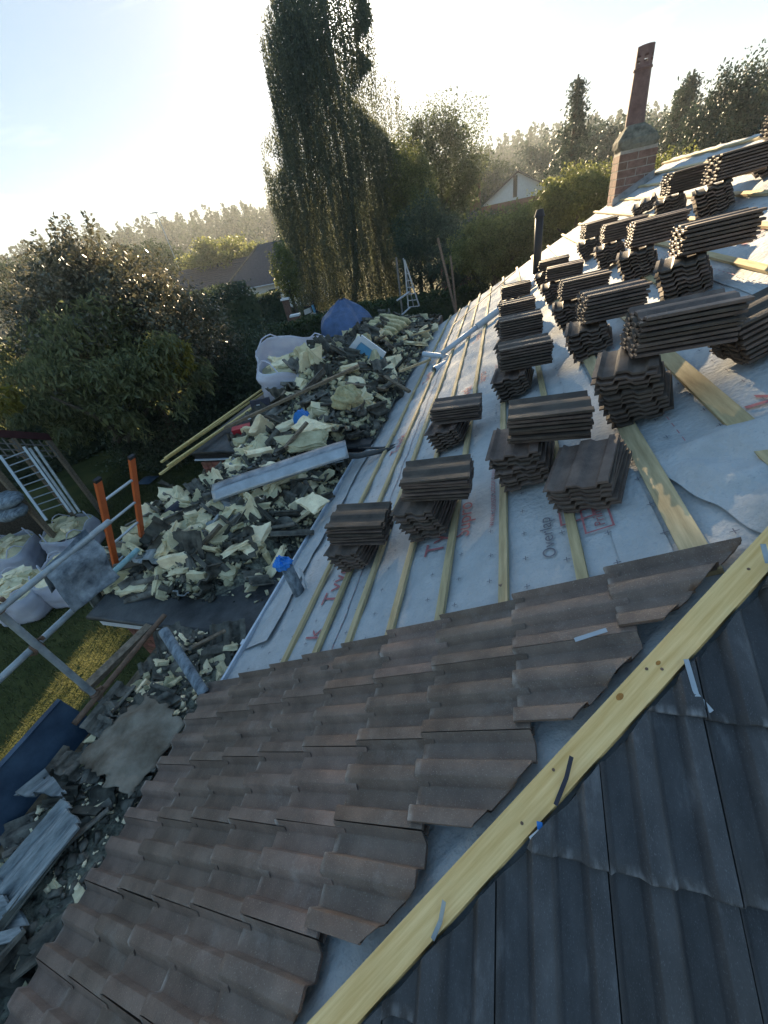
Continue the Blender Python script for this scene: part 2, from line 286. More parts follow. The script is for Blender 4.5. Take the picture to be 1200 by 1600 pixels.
def leaves(P, size, aspect=0.55, droop=0.0, nrm=None):
    """one small quad per point; size array or float"""
    n = len(P); P = np.asarray(P); d = rng.normal(size=(n, 3)); d[:, 2] -= droop * 1.5
    d /= np.linalg.norm(d, axis=1)[:, None]; e = rng.normal(size=(n, 3)); e = np.cross(d, e); e /= np.linalg.norm(e, axis=1)[:, None] + 1e-9
    s = (size * rng.uniform(0.65, 1.35, n))[:, None]
    a = P; b = P + d * s * 0.5 + e * s * aspect * 0.5; c = P + d * s; g = P + d * s * 0.5 - e * s * aspect * 0.5
    V = np.stack([a, b, c, g], 1).reshape(-1, 3); F = np.arange(4 * n).reshape(n, 4)
    return V, F
def clump_points(c, rad, n, nclump, spread=0.16, shell=0.55, squash=None):
    c = np.array(c); rad = np.array(rad)
    d = rng.normal(size=(nclump, 3)); d /= np.linalg.norm(d, axis=1)[:, None]
    r = shell + (1 - shell) * rng.random(nclump) ** 0.7; r *= rng.uniform(0.78, 1.12, nclump)
    K = c + d * r[:, None] * rad
    idx = rng.integers(0, nclump, n)
    return K[idx] + np.clip(rng.normal(size=(n, 3)), -1.5, 1.5) * rad * spread * rng.uniform(0.5, 1.3, nclump)[idx][:, None]

# ------------------------------------------------------------------ tile meshes
TW, TL = 0.30, 0.42
PROF = []
for k in range(2):
    b0 = k * 0.15
    PROF += [(b0 + 0.0, .043), (b0 + .044, .045), (b0 + .049, .042), (b0 + .059, .004), (b0 + .065, .0), (b0 + .118, .002), (b0 + .125, .006), (b0 + .143, .040)]
PROF += [(.296, .043)]
FL = [(.2965, .006), (.325, .006)]
def tile_bm(nx=1, th=0.014, chip=0.0, seed=0, length=TL, flange=True):
    bm = bmesh.new(); r = random.Random(seed)
    prof = PROF + (FL if flange else [])
    xs = [0, 0.006] + [0.006 + (length - 0.006) * (i + 1) / nx for i in range(nx)]
    top = []; bot = []
    for xi, x in enumerate(xs):
        ch = chip * r.random() if xi == 0 else 0
        top.append([bm.verts.new((x + (chip * r.uniform(0, 1) if xi == 0 else 0), y, z - (0.004 if xi == 0 else 0))) for y, z in prof])
    tk = [th] * len(prof)
    for xi, x in enumerate(xs):
        bot.append([bm.verts.new((top[xi][j].co.x, prof[j][0], prof[j][1] - (th if prof[j][0] < .2963 else 0.008))) for j in range(len(prof))])
    for i in range(len(xs) - 1):
        for j in range(len(prof) - 1):
            f = bm.faces.new((top[i][j], top[i + 1][j], top[i + 1][j + 1], top[i][j + 1])); f.smooth = True
            bm.faces.new((bot[i][j], bot[i][j + 1], bot[i + 1][j + 1], bot[i + 1][j])).smooth = True
        bm.faces.new((top[i][0], bot[i][0], bot[i + 1][0], top[i + 1][0])); bm.faces.new((top[i][-1], top[i + 1][-1], bot[i + 1][-1], bot[i][-1]))
    for j in range(len(prof) - 1):
        bm.faces.new((top[0][j], top[0][j + 1], bot[0][j + 1], bot[0][j])); bm.faces.new((top[-1][j], bot[-1][j], bot[-1][j + 1], top[-1][j + 1]))
    bmesh.ops.recalc_face_normals(bm, faces=bm.faces)
    sharp = [e for e in bm.edges if len(e.link_faces) == 2 and e.calc_face_angle(0) > R(55)]
    bmesh.ops.split_edges(bm, edges=sharp)
    return bm
def bm_mesh(bm, name): me = bpy.data.meshes.new(name); bm.to_mesh(me); bm.free(); return me
LEN = 0.455
laid_vars = [bm_mesh(tile_bm(1, chip=0.0025, seed=s, length=LEN), 'roof_tile') for s in range(4)]
laid_shaded = [m_.copy() for m_ in laid_vars]
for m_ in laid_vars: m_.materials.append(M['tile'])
for m_ in laid_shaded: m_.materials.append(M['tile_shaded'])
PROF_DEEP = list(PROF); PROF[:] = [(y_, z_ * .5) for y_, z_ in PROF_DEEP]
stack_vars = [bm_mesh(tile_bm(1, th=0.016, chip=0.004, seed=20 + s), 'stacked_tile') for s in range(4)]
PROF[:] = PROF_DEEP
for m_ in stack_vars:                       # centre the stacked tile on its origin
    for v in m_.vertices: v.co.x -= TL / 2; v.co.y -= 0.1625
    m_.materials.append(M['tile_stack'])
def basis(x, y, z): return Matrix((x, y, z)).transposed()
def tile_obj(me, name, P, B, parent=None):
    return link(name, me, None, P, parent, rot=B)

# ------------------------------------------------------------------ the ground and the sky's surroundings
g = MB()
def gz(x, y):
    d = math.hypot(x, y); return 0.0 if d < 60 else (d - 60) * 0.0
n_ = 60
g.grid(lambda a, b: ((a - .5) * 2600, (b - .35) * 2600, -0.02), 40, 40)
tag(g.build('ground', M['lawn'], origin=(0, 0, 0)), kind='structure')
def sheet(name, pts, z, m, kind='structure', parent=None):
    mb = MB(); mb.add([(p[0], p[1], z) for p in pts], [tuple(range(len(pts)))]); o = mb.build(name, m, parent)
    if parent is None and kind: o['kind'] = kind
    return o
# wooded hills
def hill_h(x, y):
    ang = math.atan2(x, y); d = math.hypot(x, y)
    prof = 11 + 5 * math.sin(ang * 2.1 + 2.2) + 2 * math.sin(ang * 7 + 1)
    t = max(0, min(1, (d - 105) / 110)); t = t * t * (3 - 2 * t)
    return prof * t - 0.3
hm = MB()
hm.grid(lambda a, b: (lambda an, dd: (dd * math.sin(an), dd * math.cos(an), hill_h(dd * math.sin(an), dd * math.cos(an))))(-1.75 + a * 3.3, 100 + b * 480), 90, 20)
tag(hm.build('hillside', M['lawn'], smooth=True), kind='structure')
def forest_trees():
    Vs = []; n = 2600
    for i in range(n):
        an = -1.55 + 2.9 * rng.random(); dd = 118 + 110 * rng.random() ** 0.8
        x, y = dd * math.sin(an), dd * math.cos(an); z = hill_h(x, y); con = rng.random() < 0.45
        hgt = rng.uniform(7, 11) if con else rng.uniform(5, 8); k = 95
        t = rng.random(k)
        if con: r = (1 - t) * 1.7 * rng.random(k) ** .5 + .2
        else: r = np.sqrt(np.clip(1 - (2 * t - 1) ** 2, 0, 1)) * 2.7 * rng.random(k) ** .4
        a = rng.random(k) * 6.283
        Vs.append(np.stack([x + r * np.cos(a), y + r * np.sin(a), z + hgt * (0.1 + .9 * t)], 1))
    return np.concatenate(Vs)
V, F = leaves(forest_trees(), 0.95, 0.8)
tag(npmesh('forest', V, F, M['forest']), 'hazy wooded hillside of mixed conifers and broadleaf trees along the horizon', 'forest', kind='stuff')

# ------------------------------------------------------------------ the bungalow
VE, VR, YF = -3.19, 3.3, 12.75                   # eave, ridge along the slope; far verge
house = thing('bungalow', (2, 6, 0), 'bungalow being re-roofed with grey underlay and brown concrete tiles part laid', 'house')
E0 = RP(0, VE); ridgeP = RP(0, VR)
RXr = ridgeP.x
def hipY(v): return RP(0, v).x + HX
def msurf(Y, v):
    d = 0.006 * math.sin(Y * 2 * math.pi / 0.6) + 0.016 * noise.noise(Vector((Y * 1.7, v * 2.3, 0))) + 0.011 * noise.noise(Vector((Y * 4.2 + v * 3, v * 6 - Y * 2, 3))) - .010 * abs(noise.noise(Vector((Y * 2.6 + v * 4, v * 3, 8))))
    return min(d, .012) - .006
mb = MB(); NU, NV = 150, 70
def fmain(a, b):
    v = VE + (VR - VE) * b; y0 = hipY(v); Y = y0 + (YF - y0) * a
    return RP(Y, v, msurf(Y, v) if 0.01 < a < 1 else 0)
mb.grid(fmain, 300, 130); und = mb.build('underlay', M['membrane'], house, smooth=True)
mb = MB()
w_e = (hipY(VE)) / cA; XRR = 2 * RXr - E0.x
def fhip(a, b):
    v = VE + (VR - VE) * b; y = hipY(v); x0 = RP(0, v).x; x1 = 2 * RXr - x0
    return Vector((x0 + (x1 - x0) * a, y, RP(0, v).z - (0.002)))
mb.grid(fhip, 20, 20); mb.build('hip_end_underlay', M['membrane'], house)
mb = MB()
pr = [RP(hipY(VR), VR), RP(YF, VR), Vector((XRR, YF, E0.z)), Vector((XRR, hipY(VE), E0.z))]
mb.add(pr, [(0, 1, 2, 3)]); mb.build('rear_slope', M['tile_shaded'], house)
mb = MB(); yE = hipY(VE)
zt = E0.z - 0.12
mb.add([(E0.x + .15, yE + .2, 0), (XRR - .2, yE + .2, 0), (XRR - .2, YF - .1, 0), (E0.x + .15, YF - .1, 0), (E0.x + .15, yE + .2, zt), (XRR - .2, yE + .2, zt), (XRR - .2, YF - .1, zt), (E0.x + .15, YF - .1, zt),
        (RXr, YF - .1, ridgeP.z - .1)], [(0, 1, 5, 4), (1, 2, 6, 5), (2, 3, 7, 6), (3, 0, 4, 7), (7, 6, 8)])
mb.build('wall', M['brick'], house)
# eave edge: fascia strip with pale lip, and its joints
mb = MB(); mb.beam(RP(yE - .1, VE - .012, -.03), RP(YF, VE - .012, -.03), .02, .14, up=(0, 0, 1)); mb.build('fascia', M['white_strip'], house)
mb = MB(); p0 = RP(yE - .1, VE - .03, .005); p1 = RP(1.95, VE - .03, .005)
mb.path([p0, p1], .012, 8); mb.build('gutter_lip', M['pvc'], house)
for Yc in (-0.13, 0.72, 1.2, 1.62):
    mb = MB(); c_ = RP(Yc, VE - .03, .01); mb.box(c_ - Vector((0, 0, .012)), (.034, .05, .028)); mb.build('gutter_clip', M['white'], house)
# battens
BV = [-2.42, -2.08, -1.78, -1.45, -1.09, -0.71, -0.32, 0.11, 0.52, 0.92, 1.30, 1.68, 2.06, 2.44, 2.82, 3.14]
for i, v in enumerate(BV):
    wd, th = (.05, .025) if i not in (7, 8) else (.095, .03)
    y0 = max(hipY(v) + .12, 1.2 if v < .6 else 0); y1 = YF + rnd.uniform(.12, .38)
    if i == 8: y0 = 1.45; y1 = 3.25
    segs = [(y0, y1)] if i in (8,) else [(y0, 5.1 + rnd.uniform(-.3, .3)), (None, y1)]
    prev = None
    for (a, b) in segs:
        if a is None: a = prev + .004
        prev = b
        mb = MB(); dv = rnd.uniform(-.008, .008) if i != 8 else 0; dz = th / 2 + .004
        mb.frame(RP(a, v + dv - wd / 2, .004), YV * (b - a) + U1 * rnd.uniform(-.01, .01), U1 * wd, N1 * th)
        mb.build('batten', M['batten'], house)
mb = MB(); v = .52; mb.frame(RP(3.4, v - .025, .004), YV * (YF + .2 - 3.4), U1 * .05, N1 * .025); mb.build('batten', M['batten'], house)
# second wide plank going up the right side, cut end lit
# laps of the underlay (a second sheet laid over, its edge visible)
for v0, v1, y0, y1 in ((-2.0, -1.95, 1.1, YF), (-.16, .04, 1.3, YF - .05), (1.12, 1.17, 1.8, YF)):
    mb = MB(); mb.grid(lambda a, b: RP(y0 + (y1 - y0) * a, v0 + (v1 - v0) * b, .008 + msurf(y0 + (y1 - y0) * a, v0 + (v1 - v0) * b)), 90, 2)
    mb.build('underlay_lap', M['membrane'], house, smooth=True)
# printed words on the underlay
def words(txt, size, Y, v, m, lift=.011, along=1, name='printed_word', lean=0, shear=0, sx=1.0):
    cu = bpy.data.curves.new('txt', 'FONT'); cu.body = txt; cu.size = size; cu.shear = shear
    to = bpy.data.objects.new('txt', cu); COL.objects.link(to)
    me = bpy.data.meshes.new_from_object(to); bpy.data.objects.remove(to)
    n = len(me.vertices)
    for vt in me.vertices:
        x, y = vt.co.x * sx, vt.co.y
        yy = Y + along * x; vv = v - along * y
        vt.co = RP(yy, vv, lift + msurf(yy, vv))
    c = RP(Y, v)
    for vt in me.vertices: vt.co = vt.co - c
    return link(name, me, m, c, und)
for (Y, v) in ((1.9, -1.16), (4.6, -1.16), (7.4, -1.16), (1.75, -2.14), (1.2, -2.14 + .0), (4.2, -2.14), (6.8, -2.14)):
    if Y == 1.2: continue
    words('Tyvek', .23, Y, v, M['print'], shear=.2)
words('k', .21, 1.43, -2.16, M['print'], shear=.2)
for (Y, v) in ((2.0, -.97), (5.0, -.97)): words('Supro', .17, Y, v, M['print'], shear=.25)
for (Y, v) in ((2.0, -.78), (4.5, -.8)): words('www.construction.tyvek.com', .075, Y, v, M['print_pale'])
words('Overlap', .10, 1.58, -.43, M['print_grey'], along=1, shear=.2)
words('Supro', .20, 2.95, .92, M['print_grey'], shear=.2); words('www.construction.tyvek.com', .13, 2.4, 1.02, M['print_grey'])
words('Tyvek', .28, 1.62, .78, M['print'], shear=.2); words('Tyvek', .22, 3.1, -.40, M['print_pale'], shear=.2); words('Tyvek', .2, 4.6, 1.62, M['print_pale'])
def frame_mark(Y0, v0, wy, wv, t, m):
    mb = MB()
    for (a, b, c, d) in ((0, 0, wy, t), (0, wv - t, wy, t), (0, t, t, wv - 2 * t), (wy - t, t, t, wv - 2 * t)):
        mb.add([RP(Y0 + a, v0 + b, .013), RP(Y0 + a + c, v0 + b, .013), RP(Y0 + a + c, v0 + b + d, .013), RP(Y0 + a, v0 + b + d, .013)], [(0, 1, 2, 3)])
    mb.build('printed_frame', m, und)
frame_mark(1.78, -.36 + .06 - .08, .26, .18, .012, M['print']); frame_mark(1.66, -.27, .2, .14, .01, M['print']); words('Prima', .07, 1.70, -.17, M['print'])
mb = MB()
for i in range(60):
    for j in range(30):
        Y = .9 + i * .21 + (j % 2) * .1; v = -2.9 + j * .21
        if Y < hipY(v) + .05 or Y > YF - .2: continue
        l = .016; t = .0022; d = .0125 + msurf(Y, v)
        for (a, b) in ((l, t), (t, l)):
            if a == t:
                for sg in (-1, 1):
                    mb.add([RP(Y - t, v + sg * t, d), RP(Y + t, v + sg * t, d), RP(Y + t, v + sg * l, d), RP(Y - t, v + sg * l, d)], [(0, 1, 2, 3)])
            else: mb.add([RP(Y - a, v - b, d), RP(Y + a, v - b, d), RP(Y + a, v + b, d), RP(Y - a, v + b, d)], [(0, 1, 2, 3)])
tag(mb.build('printed_cross_marks', M['print_grey'], und), kind='stuff')
mb = MB()
for (v, y0, y1) in ((-1.93, 1.3, 9), (.30, 1.45, 4), (1.2, 2, 9)):
    y = y0
    while y < y1:
        mb.add([RP(y, v, .014), RP(y + .045, v, .014), RP(y + .045, v + .005, .014), RP(y, v + .005, .014)], [(0, 1, 2, 3)]); y += .085
tag(mb.build('printed_dashes', M['print_pale'], und), kind='stuff')
# crumpled flap of underlay at the right
mb = MB()
def flap(a, b):
    Y = 1.35 + .75 * a; v = .33 + .75 * b - .25 * a; e = min(a, 1 - a, b, 1 - b)
    k = min(1, e * 7)
    d = .018 + k * (.055 * abs(noise.noise(Vector((Y * 2.6 + v * 3, v * 2.2 - Y, 5)))) * 1.8 + .02 * noise.noise(Vector((Y * 12, v * 9, 1))))
    return RP(Y + .07 * noise.noise(Vector((a * 3, b * 3, 8))), v + .07 * noise.noise(Vector((a * 3, b * 3, 2))), d)
mb.grid(flap, 44, 44); mb.build('underlay_flap', M['membrane'], house, smooth=True)
# eave carrier sheet hanging over the flat roof
mb = MB()
def tray(a, b):
    Y = 1.55 + 3.5 * a; v = -3.24 + .42 * b + .03 * noise.noise(Vector((a * 6, 0, 0)))
    return RP(Y, v, .02 + .018 * noise.noise(Vector((Y * 4, v * 5, 9))) - .05 * (1 - b) ** 2)
mb.grid(tray, 50, 8); mb.build('eaves_sheet', M['membrane'], house, smooth=True)
# the laid tiles, main slope
CT = [-2.78, -2.42, -2.08, -1.72, -1.36, -1.0, -.60, -.19, .22]      # head of each course
low = [VE - .03] + CT[:-1]
tops = CT
cnt = 0
for k in range(len(CT)):
    v_lo = (VE - .045) if k == 0 else CT[k - 1] - .035
    L = CT[k] + .02 - v_lo
    Yend = 1.20 + .045 * (v_lo + 3.0) + (.0 if k < 6 else .0)
    j = 0
    while True:
        Y0 = Yend - .30 * (j + 1); j += 1
        if Y0 < -1.9: break
        hy = hipY(v_lo) + .05
        vfull = (Y0 - .05 - HX - RP(0, 0).x) / cA         # v where the hip meets the tile's near side
        B = basis(U1, YV, N1)
        tilt = Matrix.Rotation(0.056 + rnd.uniform(-.004, .004), 3, 'Y'); yaw = Matrix.Rotation(rnd.uniform(-.004, .004), 3, 'Z')
        Bt = B @ yaw @ tilt
        P = RP(Y0, v_lo + rnd.uniform(-.004, .004), .062)
        sx = L / LEN
        if vfull >= v_lo + L:                              # whole tile
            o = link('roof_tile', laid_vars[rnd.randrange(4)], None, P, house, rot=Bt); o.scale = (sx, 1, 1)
        else:
            bm = tile_bm(14, chip=.003, seed=rnd.randrange(999), length=L)
            M4 = Matrix.Translation(P) @ Bt.to_4x4(); bm.transform(M4)
            pn = Vector((1, -1, 0)).normalized(); off_ = .075
            p_on = Vector((0, HX, 0)) - pn * (off_ * 1.0)
            area0 = sum(f_.calc_area() for f_ in bm.faces)
            res = bmesh.ops.bisect_plane(bm, geom=bm.verts[:] + bm.edges[:] + bm.faces[:], plane_co=p_on, plane_no=pn, clear_outer=True)
            if sum(f_.calc_area() for f_ in bm.faces) < .34 * area0: bm.free(); continue
            edge_v = [v_ for v_ in bm.verts if abs((v_.co - p_on).dot(pn)) < 1e-4]
            for v_ in edge_v:
                q = v_.co * 9; v_.co -= pn * (.010 * abs(noise.noise(q)) + .006 * abs(noise.noise(q * 5)))
            es = [e for e in bm.edges if e.is_boundary and all(abs((x.co - p_on).dot(pn)) < .03 for x in e.verts)]
            old_f = set(bm.faces)
            try: bmesh.ops.holes_fill(bm, edges=es, sides=0)
            except Exception: pass
            for f_ in bm.faces:
                if f_ not in old_f: f_.material_index = 1
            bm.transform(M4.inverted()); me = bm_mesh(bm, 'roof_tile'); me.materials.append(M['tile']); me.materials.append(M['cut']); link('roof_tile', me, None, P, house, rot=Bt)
        cnt += 1
# the hip end tiles
for wi, w_lo in enumerate((-.42, .0, .44, .865, 1.29, 1.7, 2.1)):
    L = .455
    for j in range(-8, 9):
        X0 = .30 * j + .30 - .006; w2 = w_lo + rnd.uniform(-.003, .003)
        if X0 > 2.9 or (X0 < -1.6): continue
        Bt = basis(U2, -XV, N2) @ Matrix.Rotation(rnd.uniform(-.004, .004), 3, 'Z') @ Matrix.Rotation(.065, 3, 'Y')
        P = HP(X0, w2, .070)
        xh_lo = P.y - HX + .09; xh_hi = P.y + L * cA - HX + .09     # hip X at tile's low and high end
        if X0 < xh_lo: continue
        if X0 - .30 > xh_hi:
            o = link('roof_tile', laid_shaded[rnd.randrange(4)], None, P, house, rot=Bt); o.scale = (L / LEN, 1, 1)
        else:
            bm = tile_bm(14, chip=.003, seed=rnd.randrange(999), length=L)
            bm.transform(Matrix.Translation(P) @ Bt.to_4x4())
            pn = Vector((-1, 1, 0)).normalized(); p_on = Vector((0, HX, 0)) - pn * .052
            bmesh.ops.bisect_plane(bm, geom=bm.verts[:] + bm.edges[:] + bm.faces[:], plane_co=p_on, plane_no=pn, clear_outer=True)
            if len(bm.faces) < 24: bm.free(); continue
            for v_ in bm.verts:
                if abs((v_.co - p_on).dot(pn)) < 1e-4: q = v_.co * 9; v_.co -= pn * (.012 * abs(noise.noise(q)) + .004 * abs(noise.noise(q * 5)))
            es = [e for e in bm.edges if e.is_boundary and all(abs((x.co - p_on).dot(pn)) < .03 for x in e.verts)]
            old_f = set(bm.faces)
            try: bmesh.ops.holes_fill(bm, edges=es, sides=0)
            except Exception: pass
            for f_ in bm.faces:
                if f_ not in old_f: f_.material_index = 1
            bm.transform((Matrix.Translation(P) @ Bt.to_4x4()).inverted()); me = bm_mesh(bm, 'roof_tile'); me.materials.append(M['tile_shaded']); me.materials.append(M['cut']); link('roof_tile', me, None, P, house, rot=Bt)
# hip board
hd = Vector((1, 1, math.tan(A))).normalized(); hp0 = Vector((0, HX, RP(0, (0 - RP(0, 0).x) / cA).z))
side = Vector((1, -1, 0)).normalized(); upn = side.cross(hd); upn = upn if upn.z > 0 else -upn
mb = MB(); a_, b_ = -1.9, 2.6
mb.frame((0, -.042, 0), (b_ - a_, 0, 0), (0, .084, 0), (0, 0, .045)); hb = mb.build('hip_board', M['board'], None, origin=(0, 0, 0)); hb.parent = house; hb.location = hp0 + hd * a_ + upn * .03 - WO[house.name]; hb.rotation_euler = basis(hd, -side, upn).to_euler()
mb = MB(); mb.frame(hp0 + hd * a_ - side * .018 + upn * -.09, hd * (b_ - a_), side * .036, upn * .1195); mb.build('hip_rafter_shade', M['felt'], house)  # black felt colour paints in the deep shade beside the hip board
for s_, l_ in ((.12, .012), (.3, -.02), (.78, .01), (.75, -.02), (1.25, .0)):
    mb = MB(); q = hp0 + hd * s_ + side * l_ + upn * .0751; mb.tube(q, q + upn * .0015, .005, 8); mb.build('nail_head', M['rust'], house)
for s_, l_, r_ in ((.62, -.022, .009), (.79, -.008, .006), (1.62, .015, .007)):
    mb = MB(); q = hp0 + hd * s_ + side * l_ + upn * .0752; mb.add([q + hd * r_ * 1.6 * math.cos(t_ * .524) + side * r_ * math.sin(t_ * .524) + upn * .0004 for t_ in range(12)], [tuple(range(12))]); mb.build('knot', M['knot'], house)
# ------------------------------------------------------------------ vent, soil pipe
vp = Rp(838, 432)
vt = thing('vent_pipe', vp, 'dark upright flue pipe through the sunlit roof near the far verge', 'pipe')
mb = MB(); mb.path([vp - Vector((0, 0, .1)), vp + Vector((0, 0, 1.0))], .075, 14); flu = mb.build('flue', M['black'], vt, smooth=True)
mb = MB(); mb.tube(vp + Vector((0, 0, 1.0)), vp + Vector((0, 0, 1.12)), .1, 14, .06); mb.build('cowl', M['black'], flu)
mb = MB(); mb.grid(lambda a, b: RP(vp.y - .3 + .6 * a, roofYv(vp)[1] - .3 + .6 * b, .03 + .05 * math.exp(-((a - .5) ** 2 + (b - .5) ** 2) * 18)), 12, 12); mb.build('flashing', M['lead'], vt, smooth=True)
sp = Rp(468, 925)
st = thing('soil_pipe', sp, 'dirty grey soil pipe stub stuffed with bright blue plastic at the eaves', 'pipe')
top = sp + Vector((-.02, 0.0, .36))
mb = MB(); mb.tube(sp - Vector((0, 0, .1)), top, .055, 20, inner=.005); mb.build('pipe', M['rag'], st, smooth=True)
mb = MB()
def wad(a, b):
    th = b * math.pi; ph = a * 2 * math.pi; r = .062 * (1 + .55 * noise.noise(Vector((math.cos(ph) * 2.3, math.sin(ph) * 2.3, th * 2))))
    return top + Vector((-.012, -.01, .015)) + Vector((r * math.sin(th) * math.cos(ph) * 1.2, r * math.sin(th) * math.sin(ph) * 1.1, r * .95 * math.cos(th)))
mb.grid(wad, 22, 14, True); mb.build('plastic_wad', M['brightblue'], st)
mb = MB(); mb.add([sp + Vector((.06, .03, .02)), sp + Vector((.10, .0, -.0)), sp + Vector((.08, .06, .25)), sp + Vector((.05, .06, .27))], [(0, 1, 2, 3)]); mb.build('paper_strip', M['white'], st, solid=.002)

# ------------------------------------------------------------------ stacks of tiles on the roof
STK = [  # lower base px, n lower, n upper, yaw lower, yaw upper, upper shift along X, along Y, words
 ((552, 893), 6, 7, .10, .02, .02, .0, 'nearest the eaves, by the soil pipe'),
 ((668, 843), 8, 7, .12, .01, .05, .0, 'second from the eaves, above big red lettering'),
 ((700, 702), 6, 6, .15, -.02, .03, .0, 'nearest the far flat roof rubble'),
 ((820, 762), 8, 7, .12, -.03, .10, .0, 'mid slope behind the lone low stack'),
 ((925, 797), 6, 0, .33, 0, 0, 0, 'standing alone just above the laid tiles'),
 ((803, 622), 6, 8, .1, .06, .03, .0, 'at the front of the sunlit row'),
 ((800, 566), 6, 8, .1, .04, .03, .0, 'second in the sunlit row'),
 ((797, 528), 6, 7, .1, .05, .03, .0, 'third in the sunlit row'),
 ((797, 493), 6, 7, .05, .03, .03, .0, 'farthest in the sunlit row'),
 ((925, 557), 7, 8, .15, .10, .08, .0, 'left of the widest crosswise stack'),
 ((893, 507), 6, 7, .1, .02, .05, .0, 'second back in the middle row'),
 ((868, 470), 6, 6, .1, -.15, .05, .0, 'with askew top, near the flue pipe'),
 ((853, 447), 5, 5, .1, -.1, .05, .0, 'right beside the flue pipe'),
 ((1003, 660), 11, 8, .25, .03, .14, .02, 'beside the crumpled underlay, largest of all'),
 ((1080, 470), 9, 7, .3, -.03, .08, .0, 'at the right end of the chimney row'),
 ((1003, 436), 8, 8, .25, -.03, .06, .0, 'second from the right in chimney row'),
 ((957, 415), 7, 7, .2, -.03, .05, .0, 'third from the right in chimney row'),
 ((923, 400), 6, 7, .15, .1, .05, .0, 'farthest back in the chimney row'),
 ((1122, 335), 8, 8, .3, .1, .1, .0, 'against the dark conifers high up'),
 ((1052, 338), 6, 8, .3, .1, .06, .0, 'just right of the chimney'),
 ((1010, 332), 5, 0, .3, 0, 0, 0, 'low at the foot of the chimney'),
 ((1218, 556), 8, 0, 1.35, 0, 0, 0, 'cut by the right picture edge'),
 ((1215, 262), 8, 7, .3, .15, .1, .0, 'highest, at the top right corner'),
]
ORD = ['bottom', 'second', 'third', 'fourth', 'fifth', 'sixth', 'seventh', 'eighth', 'ninth', 'tenth', 'eleventh', 'twelfth']
GRP = 'new concrete tiles stacked on the roof'
def tile_label(i, n, which, desc):
    pos = 'topmost' if i == n - 1 else ('bottom' if i == 0 else ORD[i] + ' from bottom')
    return f'{pos} tile of {which} stack {desc}' if which != 'the' else f'{pos} tile of the single stack {desc}'
for (px, nl, nu, yl, yu, shx, shy, desc) in STK:
    P0 = Rp(px[0], px[1], .03); Y0, v0 = roofYv(P0)
    Y0 += .20                                            # the picked point is the near end of the stack
    sp_ = .026; Q = RP(Y0, v0 + .05 + .165, .047); ang = A; dang = (A - R(9)) / max(1, nl) if nu else R(.8)
    for i in range(nl):
        u = Vector((math.cos(ang), 0, math.sin(ang))); n = Vector((-math.sin(ang), 0, math.cos(ang)))
        B = basis(YV, -u, n) @ Matrix.Rotation(-yl + rnd.uniform(-.045, .045), 3, 'Z')
        P = Q - u * (.165 + rnd.uniform(-.008, .008)) + YV * (rnd.uniform(-.012, .012))
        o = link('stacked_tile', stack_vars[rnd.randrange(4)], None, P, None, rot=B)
        tag(o, tile_label(i, nl, 'lower' if nu else 'the', desc), 'roof tile', GRP)
        Q = Q + n * sp_ - u * .004; ang -= dang
    if nu:
        ctr = Q - Vector((.165 - .11, 0, 0)); z = Q.z + .012
        a2_ = R(4)
        for i in range(nu):
            u = Vector((math.cos(a2_), 0, math.sin(a2_))); n = Vector((-math.sin(a2_), 0, math.cos(a2_)))
            B = basis(u, YV, n) @ Matrix.Rotation(yu + rnd.uniform(-.04, .04), 3, 'Z')
            P = Vector((ctr.x + shx + rnd.uniform(-.010, .010), Y0 + shy + rnd.uniform(-.014, .014), z + i * .0275)) - u * 0
            o = link('stacked_tile', stack_vars[rnd.randrange(4)], None, P, None, rot=B); o.scale = (1.12, 1, 1)
            tag(o, tile_label(i, nu, 'upper', desc), 'roof tile', GRP)

# ------------------------------------------------------------------ chimney
cp = RP(12.25, roofYv(Rp(972, 318))[1])
ch = thing('chimney', (cp.x, cp.y, cp.z - .3), 'brick chimney stack with sloped mortar shoulders and tall clay pot', 'chimney')
YC0 = 11.95; c0 = Yp(957, 325, YC0); c1 = Yp(1012, 300, YC0); wx = .70; dx0 = c0.x
zb = c0.z - .25; bl, bh, bd, jt = .345, .118, .15, .017
ztop = Yp(975, 235, YC0).z
bme = MB().frame((-bl / 2, -bd / 2, 0), (bl, 0, 0), (0, bd, 0), (0, 0, bh)).build('brick', M['chbrick'], ch).data
bpy.data.objects.remove(bpy.data.objects[[o.name for o in COL.objects if o.data == bme][0]])
dp = .66
mb = MB(); mb.frame((dx0 + .008, YC0 + .008, zb), (wx - .016, 0, 0), (0, dp - .016, 0), (0, 0, ztop - zb)); core = mb.build('stack', M['mortar'], ch)
row = 0; z = zb
while z < ztop - .05:
    offx = (0, .1125)[row % 2]
    x = dx0 + .0
    for face in range(4):
        L_ = wx if face % 2 == 0 else dp - 2 * bd
        s_ = 0 if row % 2 == 0 else -.18
        t_ = s_
        while t_ < L_ - .03:
            a_ = max(0, t_); b_ = min(L_, t_ + bl); t_ += bl + jt
            if b_ - a_ < .06: continue
            mid = (a_ + b_) / 2; jx = rnd.uniform(-.003, .003)
            if face == 0: P = (dx0 + mid, YC0 + bd / 2 + jx, z); rz = 0
            elif face == 2: P = (dx0 + mid, YC0 + dp - bd / 2 + jx, z); rz = 0
            elif face == 1: P = (dx0 + wx - bd / 2 + jx, YC0 + bd + mid, z); rz = math.pi / 2
            else: P = (dx0 + bd / 2 + jx, YC0 + bd + mid, z); rz = math.pi / 2
            o = link('brick', bme, None, P, core, rot=Matrix.Rotation(rz, 3, 'Z')); o.scale = ((b_ - a_) / bl, 1, 1)
    z += bh + jt; row += 1
mb = MB()
pt = Yp(991, 197, YC0 + .33); 
